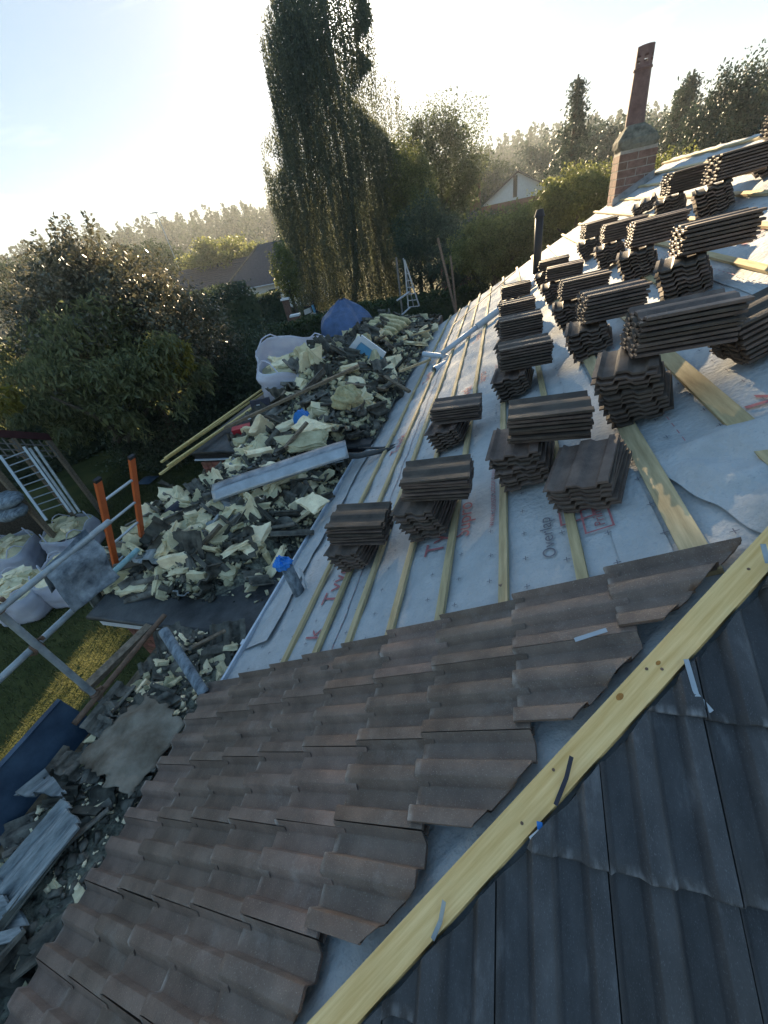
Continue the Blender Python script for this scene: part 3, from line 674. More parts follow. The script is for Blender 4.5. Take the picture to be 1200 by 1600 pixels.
def haunch(a, b):
    x = dx0 + wx * .5; y = YC0 + dp * .5; ph = a * 2 * math.pi; cx_, sy_ = math.cos(ph), math.sin(ph)
    k = 1 / max(abs(cx_), abs(sy_)); sq = lambda hw, hd_: Vector((cx_ * k * hw, sy_ * k * hd_, 0))
    lv = [(.352, .332, ztop - .01), (.372, .345, ztop + .06), (.36, .335, ztop + .16), (.22, .23, pt.z - .04), (.17, .17, pt.z + .02)]
    t = b * 4; i = min(3, int(t)); f_ = t - i; h0, h1 = lv[i], lv[i + 1]
    hw = h0[0] + (h1[0] - h0[0]) * f_; hd_ = h0[1] + (h1[1] - h0[1]) * f_; z_ = h0[2] + (h1[2] - h0[2]) * f_
    p = sq(hw, hd_); 
    if b > .74: rr = Vector((cx_ * hw, sy_ * hd_, 0)); p = p.lerp(rr, (b - .74) / .26)
    p *= 1 + .05 * noise.noise(Vector((cx_ * 3, sy_ * 3, b * 6)))
    return Vector((x, y, z_)) + p + Vector(((pt.x - x) * b, 0, 0))
mb.grid(haunch, 36, 12, True); mb.build('mortar_flaunching', M['moss'], ch, smooth=False)
M['flaunch'] = M['mortar']
pb = Vector((pt.x, YC0 + .33, pt.z - .05)); ptop = Yp(1006, 72, YC0 + .33).z
pot = MB(); Hh = ptop - pb.z; n = 28
levels = [(0, .185), (.05, .175), (Hh * .72, .150), (Hh * .725, .168), (Hh * .75, .168), (Hh * .755, .150), (Hh * .80, .150), (Hh * .835, .150), (Hh * .86, .150), (Hh * .895, .150), (Hh * .93, .150), (Hh, .148)]
hole_rows = {6, 8}
for t_, rr in levels:
    for i in range(n): a = 2 * math.pi * i / n; pot.v.append(pb + Vector((rr * math.cos(a), rr * math.sin(a), t_)))
for t_, rr in levels:
    for i in range(n): a = 2 * math.pi * i / n; pot.v.append(pb + Vector(((rr - .02) * math.cos(a), (rr - .02) * math.sin(a), t_)))
NL = len(levels); o2 = NL * n
for j in range(NL - 1):
    for i in range(n):
        i2 = (i + 1) % n; hole = j in hole_rows and i % 4 in (0, 1)
        if hole:
            for (p, q) in ((j * n + i, j * n + i2), (j * n + i2, (j + 1) * n + i2), ((j + 1) * n + i2, (j + 1) * n + i), ((j + 1) * n + i, j * n + i)): pot.f.append((p, q, q + o2, p + o2))
            continue
        pot.f.append((j * n + i, j * n + i2, (j + 1) * n + i2, (j + 1) * n + i)); pot.f.append((o2 + j * n + i, o2 + (j + 1) * n + i, o2 + (j + 1) * n + i2, o2 + j * n + i2))
for i in range(n): i2 = (i + 1) % n; k = (NL - 1) * n; pot.f.append((k + i, k + i2, o2 + k + i2, o2 + k + i))
pot.build('chimney_pot', M['clay'], ch)
mb = MB(); mb.grid(lambda a, b: Vector((dx0 - .02 + (wx + .04) * a, YC0 - .01, 0)) + Vector((0, 0, RP(YC0, (dx0 - .02 + (wx + .04) * a - RP(0, 0).x) / cA, .0).z + .14 * b)), 8, 1); mb.build('flashing', M['lead'], ch)

bl, bh, bd, jt = .215, .065, .1025, .01
# ------------------------------------------------------------------ flat roofed extensions
def brick_wall(parent, P0, dirv, L, rows, z_top, name='brick'):
    d = Vector(dirv).normalized(); nrm = Vector((d.y, -d.x, 0)); rz = math.atan2(d.y, d.x)
    b = MB(); b.frame((-bl / 2, 0, 0), (bl, 0, 0), (0, .05, 0), (0, 0, bh)); o = b.build('brick', M['brick'], parent); me = o.data; bpy.data.objects.remove(o)
    for r_ in range(rows):
        z = z_top - (r_ + 1) * (bh + jt); t = 0 if r_ % 2 == 0 else -.1125
        while t < L - .04:
            a_ = max(0, t); b2 = min(L, t + bl); t += bl + jt
            if b2 - a_ < .05: continue
            P = Vector(P0) + d * ((a_ + b2) / 2) + Vector((0, 0, z)) + nrm * rnd.uniform(.005, .009)
            P.z = z
            o = link('brick', me, None, P, parent, rot=Matrix.Rotation(rz, 3, 'Z')); o.scale = ((b2 - a_) / bl, 1, 1)
z1, z2 = 2.35, 2.62
f1 = thing('flat_roof_extension', (-3.3, 3.2, 0), 'near flat roofed extension with black felt, white fascia and broken tiles on top', 'extension')
x0, x1, y0, y1 = -4.32, -2.2, 1.74, 4.75
def slab(parent, x0, x1, y0, y1, z, flare=0):
    mb = MB(); mb.grid(lambda a, b: (x0 + (x1 - x0) * a - flare * b * (1 - a), y0 + (y1 - y0) * b, z + .012 * noise.noise(Vector((a * 5, b * 7, z))) * (1 if 0 < a < 1 and 0 < b < 1 else 0)), 30, 40)
    mb.build('roof_felt', M['felt'], parent, smooth=True)
    mb = MB(); mb.path([(x0 - flare, y1, z - .03), (x0, y0, z - .03), (x1, y0, z - .03)], .035, 8); mb.build('felt_roll_edge', M['felt'], parent, smooth=True)
slab(f1, x0, x1, y0, y1, z1, .3)
mb = MB(); mb.frame((x0 + .03, y0 + .03, z1 - .20), (x1 - x0 - .03, 0, 0), (0, .025, 0), (0, 0, .14)); mb.build('fascia', M['white'], f1)
mb = MB(); mb.beam((x0 + .04, y0 + .06, z1 - .13), (x0 - .26, y1, z1 - .13), .025, .14); mb.build('fascia', M['white'], f1)
mb = MB(); mb.add([(x0 + .2, y0 + .2, 0), (x1, y0 + .2, 0), (x1, y0 + .2, z1 - .06), (x0 + .2, y0 + .2, z1 - .06), (x0 + .0, y1, 0), (x0, y1, z1 - .06)], [(0, 1, 2, 3), (4, 0, 3, 5)]); fw = mb.build('wall', M['mortar'], f1)
brick_wall(fw, (x0 + .2, y0 + .195 - .05, 0), (1, 0, 0), 1.9, 14, z1 - .2)
f2 = thing('flat_roof_extension', (-3.7, 9.5, 0), 'far flat roofed extension heaped with rubble, brick wall under its black felt edge', 'extension')
x0, x1, y0, y1 = -5.30, -1.9, 5.0, 14.0
slab(f2, x0, x1, y0, y1, z2)
mb = MB(); mb.frame((x0 + .03, y0 + .03, z2 - .16), (x1 - x0, 0, 0), (0, .025, 0), (0, 0, .11)); mb.build('fascia', M['black'], f2)
mb = MB(); mb.frame((x0 + .02, y0, z2 - .185), (x1 - x0, 0, 0), (0, .05, 0), (0, 0, .02)); mb.build('drip_trim', M['white_strip'], f2)
mb = MB(); mb.add([(x0 + .1, y0 + .12, 0), (x1, y0 + .12, 0), (x1, y0 + .12, z2 - .06), (x0 + .1, y0 + .12, z2 - .06), (x0 + .1, y1, 0), (x0 + .1, y1, z2 - .06), (x1, y1, 0), (x1, y1, z2 - .06)], [(0, 1, 2, 3), (4, 0, 3, 5), (6, 4, 5, 7)]); fw = mb.build('wall', M['mortar'], f2)
brick_wall(fw, (x0 + .1, y0 + .115 - .05, 0), (1, 0, 0), 2.6, 10, z2 - .2)

# ------------------------------------------------------------------ rubble
def hull_mesh(name, m, dims, n, seed, flat=True):
    r = random.Random(seed); bm = bmesh.new()
    for i in range(n):
        p = Vector((r.uniform(-1, 1), r.uniform(-1, 1), r.uniform(-1, 1)))
        if flat: p.z = (1 if p.z > 0 else -1) * r.uniform(.6, 1)
        bm.verts.new((p.x * dims[0] / 2, p.y * dims[1] / 2, p.z * dims[2] / 2))
    res = bmesh.ops.convex_hull(bm, input=bm.verts)
    for v in [v for v in bm.verts if not v.link_faces]: bm.verts.remove(v)
    bmesh.ops.dissolve_limit(bm, angle_limit=R(12), verts=bm.verts, edges=bm.edges)
    me = bm_mesh(bm, name); me.materials.append(m); return me
def slab_mesh(name, m, dims, seed, cuts=3):
    r = random.Random(seed); bm = bmesh.new(); bmesh.ops.create_cube(bm, size=1.0)
    bmesh.ops.subdivide_edges(bm, edges=bm.edges[:], cuts=cuts, use_grid_fill=True); o3 = Vector((r.uniform(0, 50), r.uniform(0, 50), r.uniform(0, 50)))
    sh = r.uniform(-.35, .35); tp = r.uniform(-.4, .4)
    for v in bm.verts:
        p = v.co.copy(); e = max(abs(p.x), abs(p.y)) * 2
        q = Vector((p.x * (1 + tp * p.y * 2) + sh * p.y, p.y, p.z))
        n1 = noise.noise_vector(p * 1.6 + o3); n2 = noise.noise_vector(p * 5 + o3)
        q += Vector((n1.x * .17, n1.y * .17, n1.z * .16)) + Vector((n2.x, n2.y, n2.z)) * .07
        v.co = Vector((q.x * dims[0], q.y * dims[1], q.z * dims[2]))
    me = bm_mesh(bm, name); me.materials.append(m); return me
foam_vars = [slab_mesh('foam_chunk', M['foam'], (rnd.uniform(.17, .30), rnd.uniform(.11, .2), rnd.uniform(.04, .10)), 100 + i, 3) for i in range(16)]
_old = [hull_mesh('foam_chunk', M['foam'], (rnd.uniform(.16, .3), rnd.uniform(.1, .2), rnd.uniform(.035, .08)), rnd.randrange(9, 16), 100 + i) for i in range(16)]
mort_vars = [hull_mesh('mortar_lump', M['foam'], (.1, .08, .06), 12, 200 + i, False) for i in range(6)]
def frag(seed, m, whole=False):
    r = random.Random(seed); bm = tile_bm(1, th=.016, chip=.01, seed=seed)
    bmesh.ops.translate(bm, verts=bm.verts, vec=(-.21, -.16, 0))
    if not whole:
        for k in range(r.choice((1, 2, 2))):
            a = r.uniform(0, 6.28); nn = Vector((math.cos(a), math.sin(a), r.uniform(-.2, .2))).normalized()
            bmesh.ops.bisect_plane(bm, geom=bm.verts[:] + bm.edges[:] + bm.faces[:], plane_co=nn * r.uniform(.0, .09), plane_no=nn, clear_outer=True)
            es = [e for e in bm.edges if e.is_boundary and all(abs((x.co - nn * 0).dot(nn) - max(y.co.dot(nn) for y in bm.verts)) < .004 for x in e.verts)]
            try: bmesh.ops.holes_fill(bm, edges=es, sides=0)
            except Exception: pass
    me = bm_mesh(bm, 'broken_tile'); me.materials.append(m); return me
frag_vars = [frag(300 + i, M['old_tile']) for i in range(14)] + [frag(330 + i, M['old_tile'], True) for i in range(2)]
frag_pale = [frag(350 + i, M['old_tile_pale']) for i in range(6)]
wood_vars = []
for i in range(4):
    b = MB(); b.frame((-.3, -.02, -.01), (.6 - .1 * i, 0, 0), (0, .035 + .01 * i, 0), (0, 0, .02)); o = b.build('wood_offcut', M['oldwood']); wood_vars.append(o.data); bpy.data.objects.remove(o)

def pileA(x, y):
    if not (-4.75 < x < -2.25 and 2.05 < y < 4.95): return -1
    if y > 3.7 and x < -4.05 - .25 * max(0, 4.3 - y): return -1
    e = min(1, (y - 2.05) / .5) * min(1, max(0, (-2.35 - x) / .5 + .15)) * min(1, max(0, (x + 4.75) / .25))
    e *= min(1, max(0.0, ((y - 2.0) * .9 - (x + 3.0) * .8) / .5)) 
    return z1 + .30 * e * (.75 + .5 * noise.noise(Vector((x * 1.7, y * 1.4, 0)))) + .12 * max(0, min(1, (y - 3.6)))* e
def pileB(x, y):
    if not (-5.1 < x < -1.85 and 5.15 < y < 13.4): return -1
    e = min(1, (y - 5.0) / 1.2) * min(1, max(0, (-1.75 - x) / 1.2)) * min(1, max(0, (x + 5.1) / .5))
    l_ = 1 if y > 7.6 else min(1, max(0, (x + 4.45) / .6))
    if l_ <= .02: return -1
    h = .24 + .50 * math.exp(-((x + 3.4) / .95) ** 2 - ((y - 7.9) / 1.5) ** 2) + .25 * math.exp(-((x + 3.2) / 1.1) ** 2 - ((y - 10.8) / 1.6) ** 2)
    return z2 + e * l_ * h * (.85 + .4 * noise.noise(Vector((x * 1.5, y * 1.3, 4))))
ZD = 2.28
def pileC(x, y):
    if not (-3.15 < x < -2.30 and -1.0 < y < 1.74): return -1
    e = min(1, max(0, (-2.27 - x) / .12)) * min(1, max(0, (x + 3.2) / .15))
    return ZD + e * (.06 + .06 * noise.noise(Vector((x * 3, y * 2, 7))))
def mound(fn, x0, x1, y0, y1, nm, res=.035):
    nx, ny = int((x1 - x0) / res), int((y1 - y0) / res); V = []; idx = {}; F = []
    for j in range(ny + 1):
        for i in range(nx + 1):
            x = x0 + (x1 - x0) * i / nx; y = y0 + (y1 - y0) * j / ny; z = fn(x, y)
            if z < 0: continue
            z += .02 * noise.noise(Vector((x * 14, y * 14, 0))) + .02 * noise.noise(Vector((x * 35, y * 35, 2))) - .012
            idx[(i, j)] = len(V); V.append((x, y, z))
    for j in range(ny):
        for i in range(nx):
            q = [(i, j), (i + 1, j), (i + 1, j + 1), (i, j + 1)]
            if all(k in idx for k in q): F.append([idx[k] for k in q])
    o = npmesh('rubble_fines', V, F, M['fines']); tag(o, nm, 'rubble', kind='stuff')
mound(pileA, -4.75, -2.2, 2.0, 4.95, 'fine dark and pale debris under the broken tiles on the near flat roof')
mound(pileB, -5.1, -1.85, 5.1, 13.4, 'fine dark and pale debris heaped across the far flat roof')
mound(pileC, -3.15, -2.29, -1.0, 1.74, 'fine debris lying on the scaffold boards beside the gutter', .03)
def scatter(fn, reg, vars_, n, name, label, cat, group, smin=.7, smax=1.25, lift=.02, tilt=.6, dens=None, occ=None):
    k = 0; tries = 0
    while k < n and tries < n * 40:
        tries += 1; x = rnd.uniform(reg[0], reg[1]); y = rnd.uniform(reg[2], reg[3]); z = fn(x, y)
        if z < 0 or (dens and rnd.random() > dens(x, y)): continue
        s = rnd.uniform(smin, smax); B = Matrix.Rotation(rnd.uniform(0, 6.28), 3, 'Z') @ Matrix.Rotation(rnd.gauss(0, tilt), 3, 'X') @ Matrix.Rotation(rnd.gauss(0, tilt), 3, 'Y')
        o = link(name, vars_[rnd.randrange(len(vars_))], None, (x, y, z + lift * s), None, rot=B); o.scale = (s, s, s * rnd.uniform(.8, 1.3))
        u_ = (x - reg[0]) / (reg[1] - reg[0]); v_ = (y - reg[2]) / (reg[3] - reg[2])
        side_ = 'lawn side' if u_ < .33 else ('middle' if u_ < .67 else 'gutter side'); dep_ = 'front' if v_ < .33 else ('centre' if v_ < .67 else 'back')
        tag(o, f"{'large' if s > (smin + smax) / 2 else 'small'} {label}, {side_}, {dep_}", cat, group); k += 1
dA = lambda x, y: min(1, max(.08, ((y - 1.9) * .8 - (x + 2.9) * .9)))
dB = lambda x, y: 1.0 if y < 9.5 else .6
scatter(pileA, (-4.7, -2.3, 2.05, 4.9), frag_vars, 140, 'broken_tile', 'dark broken tile on the near flat roof', 'broken tile', 'broken tiles on the near flat roof', dens=dA)
scatter(pileA, (-4.7, -2.3, 2.05, 4.9), frag_pale, 22, 'broken_tile', 'pale grey upturned tile on the near flat roof', 'broken tile', 'pale tile pieces on the near flat roof', dens=dA)
scatter(pileA, (-4.7, -2.3, 2.05, 4.9), foam_vars, 150, 'foam_chunk', 'cream broken chunk on the near flat roof', 'rubble chunk', 'cream chunks on the near flat roof', .6, 1.45, .04, dens=dA)
scatter(pileB, (-5.0, -1.9, 5.15, 13.3), frag_vars, 150, 'broken_tile', 'old dark tile in the far flat roof heap', 'broken tile', 'old tiles on the far flat roof', .95, 1.4, .07, dens=dB)
scatter(pileB, (-5.0, -1.9, 5.15, 13.3), foam_vars, 105, 'foam_chunk', 'cream chunk in the far flat roof heap', 'rubble chunk', 'cream chunks on the far flat roof', .8, 1.7, .06, dens=dB)
scatter(pileC, (-3.1, -2.33, -.9, 1.7), frag_vars, 45, 'broken_tile', 'dark broken tile on the scaffold boards', 'broken tile', 'broken tiles on the scaffold boards', .6, 1.0, .02, .4)
scatter(pileC, (-3.1, -2.33, .6, 1.7), foam_vars, 42, 'foam_chunk', 'cream chunk on the scaffold boards', 'rubble chunk', 'cream chunks on the scaffold boards', .35, .6, .03)
scatter(pileC, (-3.1, -2.33, -.9, .6), foam_vars, 16, 'foam_chunk', 'cream chunk on the scaffold boards', 'rubble chunk', 'cream chunks on the scaffold boards', .3, .45, .03)
scatter(pileB, (-4.6, -2.3, 6, 12), wood_vars, 14, 'wood_offcut', 'brown wood offcut in the far flat roof heap', 'wood offcut', 'wood offcuts in the far heap', .8, 1.6, .09, .35)
# small crumbs, past counting
def crumbs(fn, reg, n, nm, m, smin, smax, dens=None):
    V = []; F = []; k = 0; t = 0
    base = np.array([(-1, -1, -1), (1, -1, -1), (1, 1, -1), (-1, 1, -1), (-1, -1, 1), (1, -1, 1), (1, 1, 1), (-1, 1, 1)], float) * .5
    fb = np.array([(0, 3, 2, 1), (4, 5, 6, 7), (0, 1, 5, 4), (1, 2, 6, 5), (2, 3, 7, 6), (3, 0, 4, 7)])
    while k < n and t < n * 30:
        t += 1; x = rnd.uniform(reg[0], reg[1]); y = rnd.uniform(reg[2], reg[3]); z = fn(x, y)
        if z < 0 or (dens and rnd.random() > dens(x, y)): continue
        s = smin + (smax - smin) * rnd.random() ** 2.2
        Bm = np.array(Matrix.Rotation(rnd.uniform(0, 6.28), 3, 'Z') @ Matrix.Rotation(rnd.gauss(0, .7), 3, 'X') @ Matrix.Rotation(rnd.gauss(0, .7), 3, 'Y'))
        p = (base * np.array([1, .7, .4]) + rng.normal(size=(8, 3)) * .13) * s
        V.append(p @ Bm.T + np.array([x, y, z + s * .15])); F.append(fb + 8 * k); k += 1
    if V: tag(npmesh('rubble_crumbs', np.concatenate(V), np.concatenate(F), m), nm, 'rubble', kind='stuff')
crumbs(pileA, (-4.7, -2.25, 2.0, 4.95), 2600, 'cream crumbs between the broken pieces on the near flat roof', M['foam'], .015, .09, dA)
crumbs(pileA, (-4.7, -2.25, 2.0, 4.95), 2200, 'dark crumbs between the broken pieces on the near flat roof', M['old_tile'], .015, .11, dA)
crumbs(pileB, (-5.0, -1.9, 5.15, 13.3), 2800, 'cream crumbs between the tiles on the far flat roof', M['foam'], .03, .14)
crumbs(pileB, (-5.0, -1.9, 5.15, 13.3), 2200, 'dark crumbs between the tiles on the far flat roof', M['old_tile'], .03, .16)
crumbs(pileC, (-3.12, -2.3, -.95, 1.72), 900, 'dark crumbs on the scaffold boards beside the gutter', M['old_tile'], .01, .07)
crumbs(pileC, (-3.12, -2.3, -.1, 1.72), 500, 'cream crumbs on the scaffold boards beside the gutter', M['foam'], .01, .05)

# ------------------------------------------------------------------ scaffold and the boards beside the gutter
XS = -3.2
sc = thing('scaffold', (XS, 1.0, 0), 'galvanised tube scaffold with guard rails at the left of the eaves', 'scaffold')
def tube_part(name, p, q, m, r=.0242): mb = MB(); mb.tube(p, q, r, 16, inner=.004); return mb.build(name, m, sc, smooth=False)
tube_part('standard', (XS, .93, 0), (XS, .93, 4.15), M['galv'])
ra = Xp(0, 1078, XS - .05); rb = Xp(225, 872, XS - .05)
dirY = Vector((0, 1, 0))
tube_part('guard_rail', (XS - .05, -1.2, 3.17), (XS - .05, 1.35, 3.17), M['galv']); tube_part('guard_rail', (XS - .05, 1.36, 3.17), (XS - .05, rb.y, 3.17), M['teal'])
tube_part('guard_rail', (XS + .05, -1.2, 3.60), (XS + .05, 1.86, 3.60), M['galv'])
tube_part('ledger', (XS + .03, .70, 2.50), (XS + .03, 1.75, 2.50), M['rust'])
tube_part('transom', (XS - .2, -.15, 2.22), (-2.3, -.15, 2.22), M['galv']); tube_part('transom', (XS - .2, 1.1, 2.22), (-2.3, 1.1, 2.22), M['galv'])
for (c_, a_) in (((XS - .025, .93, 3.17), 'x'), ((XS + .025, .93, 3.60), 'x'), ((XS + .015, .93, 2.50), 'x')):
    c_ = Vector(c_); mb = MB(); mb.tube(c_ - Vector((0, 0, .03)), c_ + Vector((0, 0, .03)), .036, 12); mb.tube(c_ - Vector((0, .03, 0)), c_ + Vector((0, .03, 0)), .036, 12)
    mb.tube(c_ + Vector((.0, .03, .04)), c_ + Vector((.05, .05, .05)), .009, 8); mb.tube(c_ + Vector((.0, -.03, -.04)), c_ + Vector((-.05, -.05, -.04)), .009, 8); mb.box(c_ + Vector((.045, .045, .035)), (.022, .022, .03))
    mb.build('coupler', M['rust'], sc)
for i, xx in enumerate((-3.12, -2.89, -2.66, -2.43)):
    mb = MB(); mb.frame((xx - .11, -1.6, 2.244), (.222, 0, 0), (0, 3.3, 0), (0, 0, .036)); mb.build('scaffold_board', M['oldwood'], sc)
tb0, tb1 = Xp(0, 1199, XS + .02), Xp(127, 1088, XS + .02)
tbd = thing('toe_board', (XS, .3, 2.28), 'dark blue edge board standing along the scaffold beside the lawn', 'board')
mb = MB(); mb.frame((XS - .03, -1.3, 2.30), (.03, 0, 0), (0, 1.3 + .80, 0), (-.12, 0, .33)); mb.build('board', M['navy'], tbd)
mb = MB(); mb.frame((XS - .15, -1.3, 2.631), (.045, 0, 0), (0, 2.10, 0), (0, 0, .012)); mb.build('rim', M['navy'], tbd)
# cloth on the rail
mb = MB()
def rag(a, b):
    y = 1.22 + .42 * a + .03 * math.sin(b * 5); s = (b - .35) * .62
    x = XS + .05 + (.045 if s > 0 else -.045) * min(1, abs(s) * 9) + .035 * noise.noise(Vector((a * 3, b * 3, 1))) + .05 * max(0, s)
    z = 3.60 + .03 - abs(s) * .95 - .05 * a * (1 if s > 0 else -1)
    return (x, y, z)
mb.grid(rag, 26, 30); tag(mb.build('dust_sheet', M['rag'], smooth=True, solid=.004), 'dirty grey cloth draped over the upper scaffold rail', 'cloth')
# orange ladder
lad = thing('orange_ladder', (-4.4, 2.5, 2.36), 'orange ladder with pale rungs rising from the near flat roof edge', 'ladder')
def lpt(y, t): return Vector((-4.4 + (t - 2.35) * .565, y, t))
for y in (2.27, 2.70):
    mb = MB(); mb.beam(lpt(y, 2.36), lpt(y, 3.74), .03, .066, up=(0, 1, 0)); sti = mb.build('stile', M['orange'], lad)
    for t in (2.6, 2.85, 3.12, 3.38, 3.6): 
        mb = MB(); q = lpt(y, t) + Vector((.0, -.02, 0)); mb.tube(q - Vector((0, .003, 0)), q + Vector((0, -.002, 0)), .016, 8); mb.build('rivet', M['black'], sti)
    mb = MB(); mb.beam(lpt(y, 3.74), lpt(y, 3.77), .033, .070, up=(0, 1, 0)); mb.build('end_cap', M['black'], sti)
for i in range(4):
    t = 3.5 - i * .29
    mb = MB(); mb.tube(lpt(2.28, t), lpt(2.69, t), .014, 10); mb.build('rung', M['alu'], lad)
# old flat items along the boards
def fragbig(name, P, B, me, s, label, cat, grp=None): o = link(name, me, None, P, None, rot=B); o.scale = (s,) * 3 if not hasattr(s, '__len__') else s; tag(o, label, cat, grp); return o
wt = bm_mesh(tile_bm(6, th=.018, chip=.012, seed=77, length=.42), 'old_roof_tile'); wt.materials.append(M['old_tile_pale'])
for v_ in wt.vertices: v_.co.x -= .21; v_.co.y -= .16
fragbig('old_roof_tile', (-2.72, .03, 2.44), Matrix.Rotation(-.35, 3, 'Z') @ Matrix.Rotation(.18, 3, 'X') @ Matrix.Rotation(1.57, 3, 'Z'), wt, (1.05, 1.0, 1), 'large pale grey old tile lying whole on the boards beside the gutter', 'old tile')
fragbig('old_roof_tile', (-2.98, .30, 2.45), Matrix.Rotation(-.25, 3, 'Z') @ Matrix.Rotation(-.2, 3, 'X') @ Matrix.Rotation(1.57, 3, 'Z'), frag_pale[1], 1.2, 'pale grey broken tile end next to the dark blue board', 'old tile')
fragbig('old_roof_tile', (-2.75, -.22, 2.40), Matrix.Rotation(.4, 3, 'Z'), frag_pale[2], 1.1, 'pale broken tile nearest the bottom left corner', 'old tile')
mb = MB()
def feltp(a, b):
    x = -2.98 + .62 * a + .10 * b; y = .52 + .52 * b - .14 * a; e = noise.noise(Vector((a * 4, b * 4, 3)))
    ed = .06 * noise.noise(Vector((a * 9, b * 9, 1))) if (a in (0, 1) or b in (0, 1)) else 0
    return (x + ed, y + ed, 2.42 + .04 * e + .07 * math.sin(a * 3))
mb.grid(feltp, 24, 20)
M['oldfelt'] = mat('old_dusty_felt', (0.13, 0.095, 0.065), .9, .3, 5, .6, 60, .005, .2, col2=(.30, .26, .21))
tag(mb.build('roofing_felt_scrap', M['oldfelt'], smooth=True, solid=.006), 'torn brown sheet of old felt with white dust beside the gutter', 'felt scrap')
# loose grey pipe in the corner
mb = MB(); pA = Zp(255, 985, 2.75); pB = Zp(320, 1085, 2.45); mb.tube(pA, pB, .042, 18, inner=.004); tag(mb.build('drain_pipe', M['rag'], smooth=False), 'short dark grey pipe leaning on the rubble at the eaves corner', 'pipe')
mb = MB(); pA = Zp(300, 1012, 2.5); pB = Zp(352, 985, 2.5); mb.beam(pA, pB, .03, .02); tag(mb.build('wood_offcut', M['oldwood']), 'short brown stick in the rubble under the near flat roof edge', 'wood offcut')
mb = MB(); pA = Zp(235, 978, 2.35); pB = Zp(130, 1080, 2.35)
mb.beam(pA, pB, .10, .05); tag(mb.build('edge_plank', M['oldwood']), 'rusty brown plank end along the scaffold under the near flat roof', 'plank')

# ------------------------------------------------------------------ things on the far flat roof
# long bright flashing strip bridging both roofs
pa, pb_ = Zp(330, 768, 2.86), Zp(540, 692, 3.10)
d = (pb_ - pa).normalized(); sdv = Vector((-d.y, d.x, 0)).normalized()
fs = thing('metal_flashing', pa, 'long bent grey metal strip laid across the rubble between the flat roofs', 'metal strip')
L_ = (pb_ - pa).length
def bend(t): return Vector((0, 0, -.05 * t * t + .004 * math.sin(t * 9)))
mb = MB(); mb.grid(lambda a, b: pa + d * L_ * a + sdv * (.13 * b) + bend(a) + Vector((0, 0, .03 * b)), 30, 3); mb.build('top_flange', M['lead'], fs, smooth=True, solid=.004)
mb = MB(); mb.grid(lambda a, b: pa + d * L_ * a + sdv * (-.09 * b) + bend(a) + Vector((0, 0, -.12 * b)), 30, 3); mb.build('face', M['zinc'], fs, smooth=True, solid=.004)  # same sheet as the flange, its lit side painted as brighter metal
# timber lengths over the edge
for i, (e0, e1, dz) in enumerate((((252, 722), (436, 597), 2.72), ((250, 741), (428, 612), 2.70), ((262, 728), (445, 603), 2.745), ((258, 716), (430, 594), 2.775))):
    mb = MB(); a_, b_ = Zp(*e0, dz), Zp(*e1, dz); mb.beam(a_, b_ + (b_ - a_) * .12, .045, .028)
    tag(mb.build('timber_batten', M['newtimber']), 'fresh yellow batten in the bundle overhanging the far flat roof edge', 'batten', 'yellow battens along the far flat roof')
# red box
c = Zp(381, 678, z2 + .02); rb_ = thing('red_box', c, 'small red metal box sitting on the black felt', 'box')
mb = MB(); mb.box(c, (.32, .2, .13), .5); mb.build('body', M['red'], rb_)
mb = MB(); mb.box(c + Vector((0, 0, .131)), (.33, .21, .012), .5); mb.build('lid', M['red'], rb_)
mb = MB(); mb.box(c + Vector((.115, -.085 + .01, .07)), (.03, .02, .035), .5); mb.build('catch', M['zinc'], rb_)
c = Zp(412, 668, z2 + .02); bc = thing('tool_case', c, 'open charcoal plastic case propped beside the red box', 'case')
mb = MB(); mb.box(c + Vector((.05, -.02, 0)), (.36, .26, .10), .35); mb.build('tray', M['charcoal'], bc)
mb = MB(); x_ = Vector((math.cos(.35), math.sin(.35), 0)); y_ = Vector((-math.sin(.35), math.cos(.35), 0)); o_ = c + Vector((.05, -.02, .105)) - x_ * .18 + y_ * .13
mb.frame(o_, x_ * .36, y_ * .06, Vector((0, 0, .34)) + y_ * .14); mb.build('lid', M['charcoal'], bc)
mb = MB(); mb.frame(o_ + x_ * .14 + Vector((0, -.012, .28)), x_ * .06, y_ * .01, Vector((0, 0, .02))); mb.build('catch', M['alu'], bc)
mb = MB(); c = Zp(397, 652, z2 + .06)
mb.grid(lambda a, b: c + Vector((.34 * (a - .5), .26 * (b - .5), .03 * noise.noise(Vector((a * 4, b * 4, 0))) + .03)), 8, 8); tag(mb.build('plastic_bag', M['white'], smooth=True, solid=.004), 'crumpled white and pink plastic packet behind the red box', 'packet')
# bulk bags
def bag_wall(c, s, h, rz, fl=.08, top=None, sd=0, sagf=0.0):
    def f(a, b):
        ph = a * 2 * math.pi; cx_, sy_ = math.cos(ph), math.sin(ph); p_ = 5.0
        k = (abs(cx_) ** p_ + abs(sy_) ** p_) ** (-1 / p_); r = s / 2 * k * (1 + fl * math.sin(b * math.pi) + .10 * noise.noise(Vector((cx_ * 2, sy_ * 2, b * 3 + sd))) + .045 * noise.noise(Vector((cx_ * 6, sy_ * 6, b * 6 + sd))) + .02 * abs(noise.noise(Vector((cx_ * 14, sy_ * 14, b * 9 + sd)))))
        x, y = cx_ * r, sy_ * r; z = h * b + (.10 * noise.noise(Vector((cx_ * 1.7, sy_ * 1.7, sd + 5))) - sagf * (.5 + .5 * math.cos(ph + 1.0))) * b * b
        xr = x * math.cos(rz) - y * math.sin(rz); yr = x * math.sin(rz) + y * math.cos(rz)
        return Vector(c) + Vector((xr, yr, z))
    return f
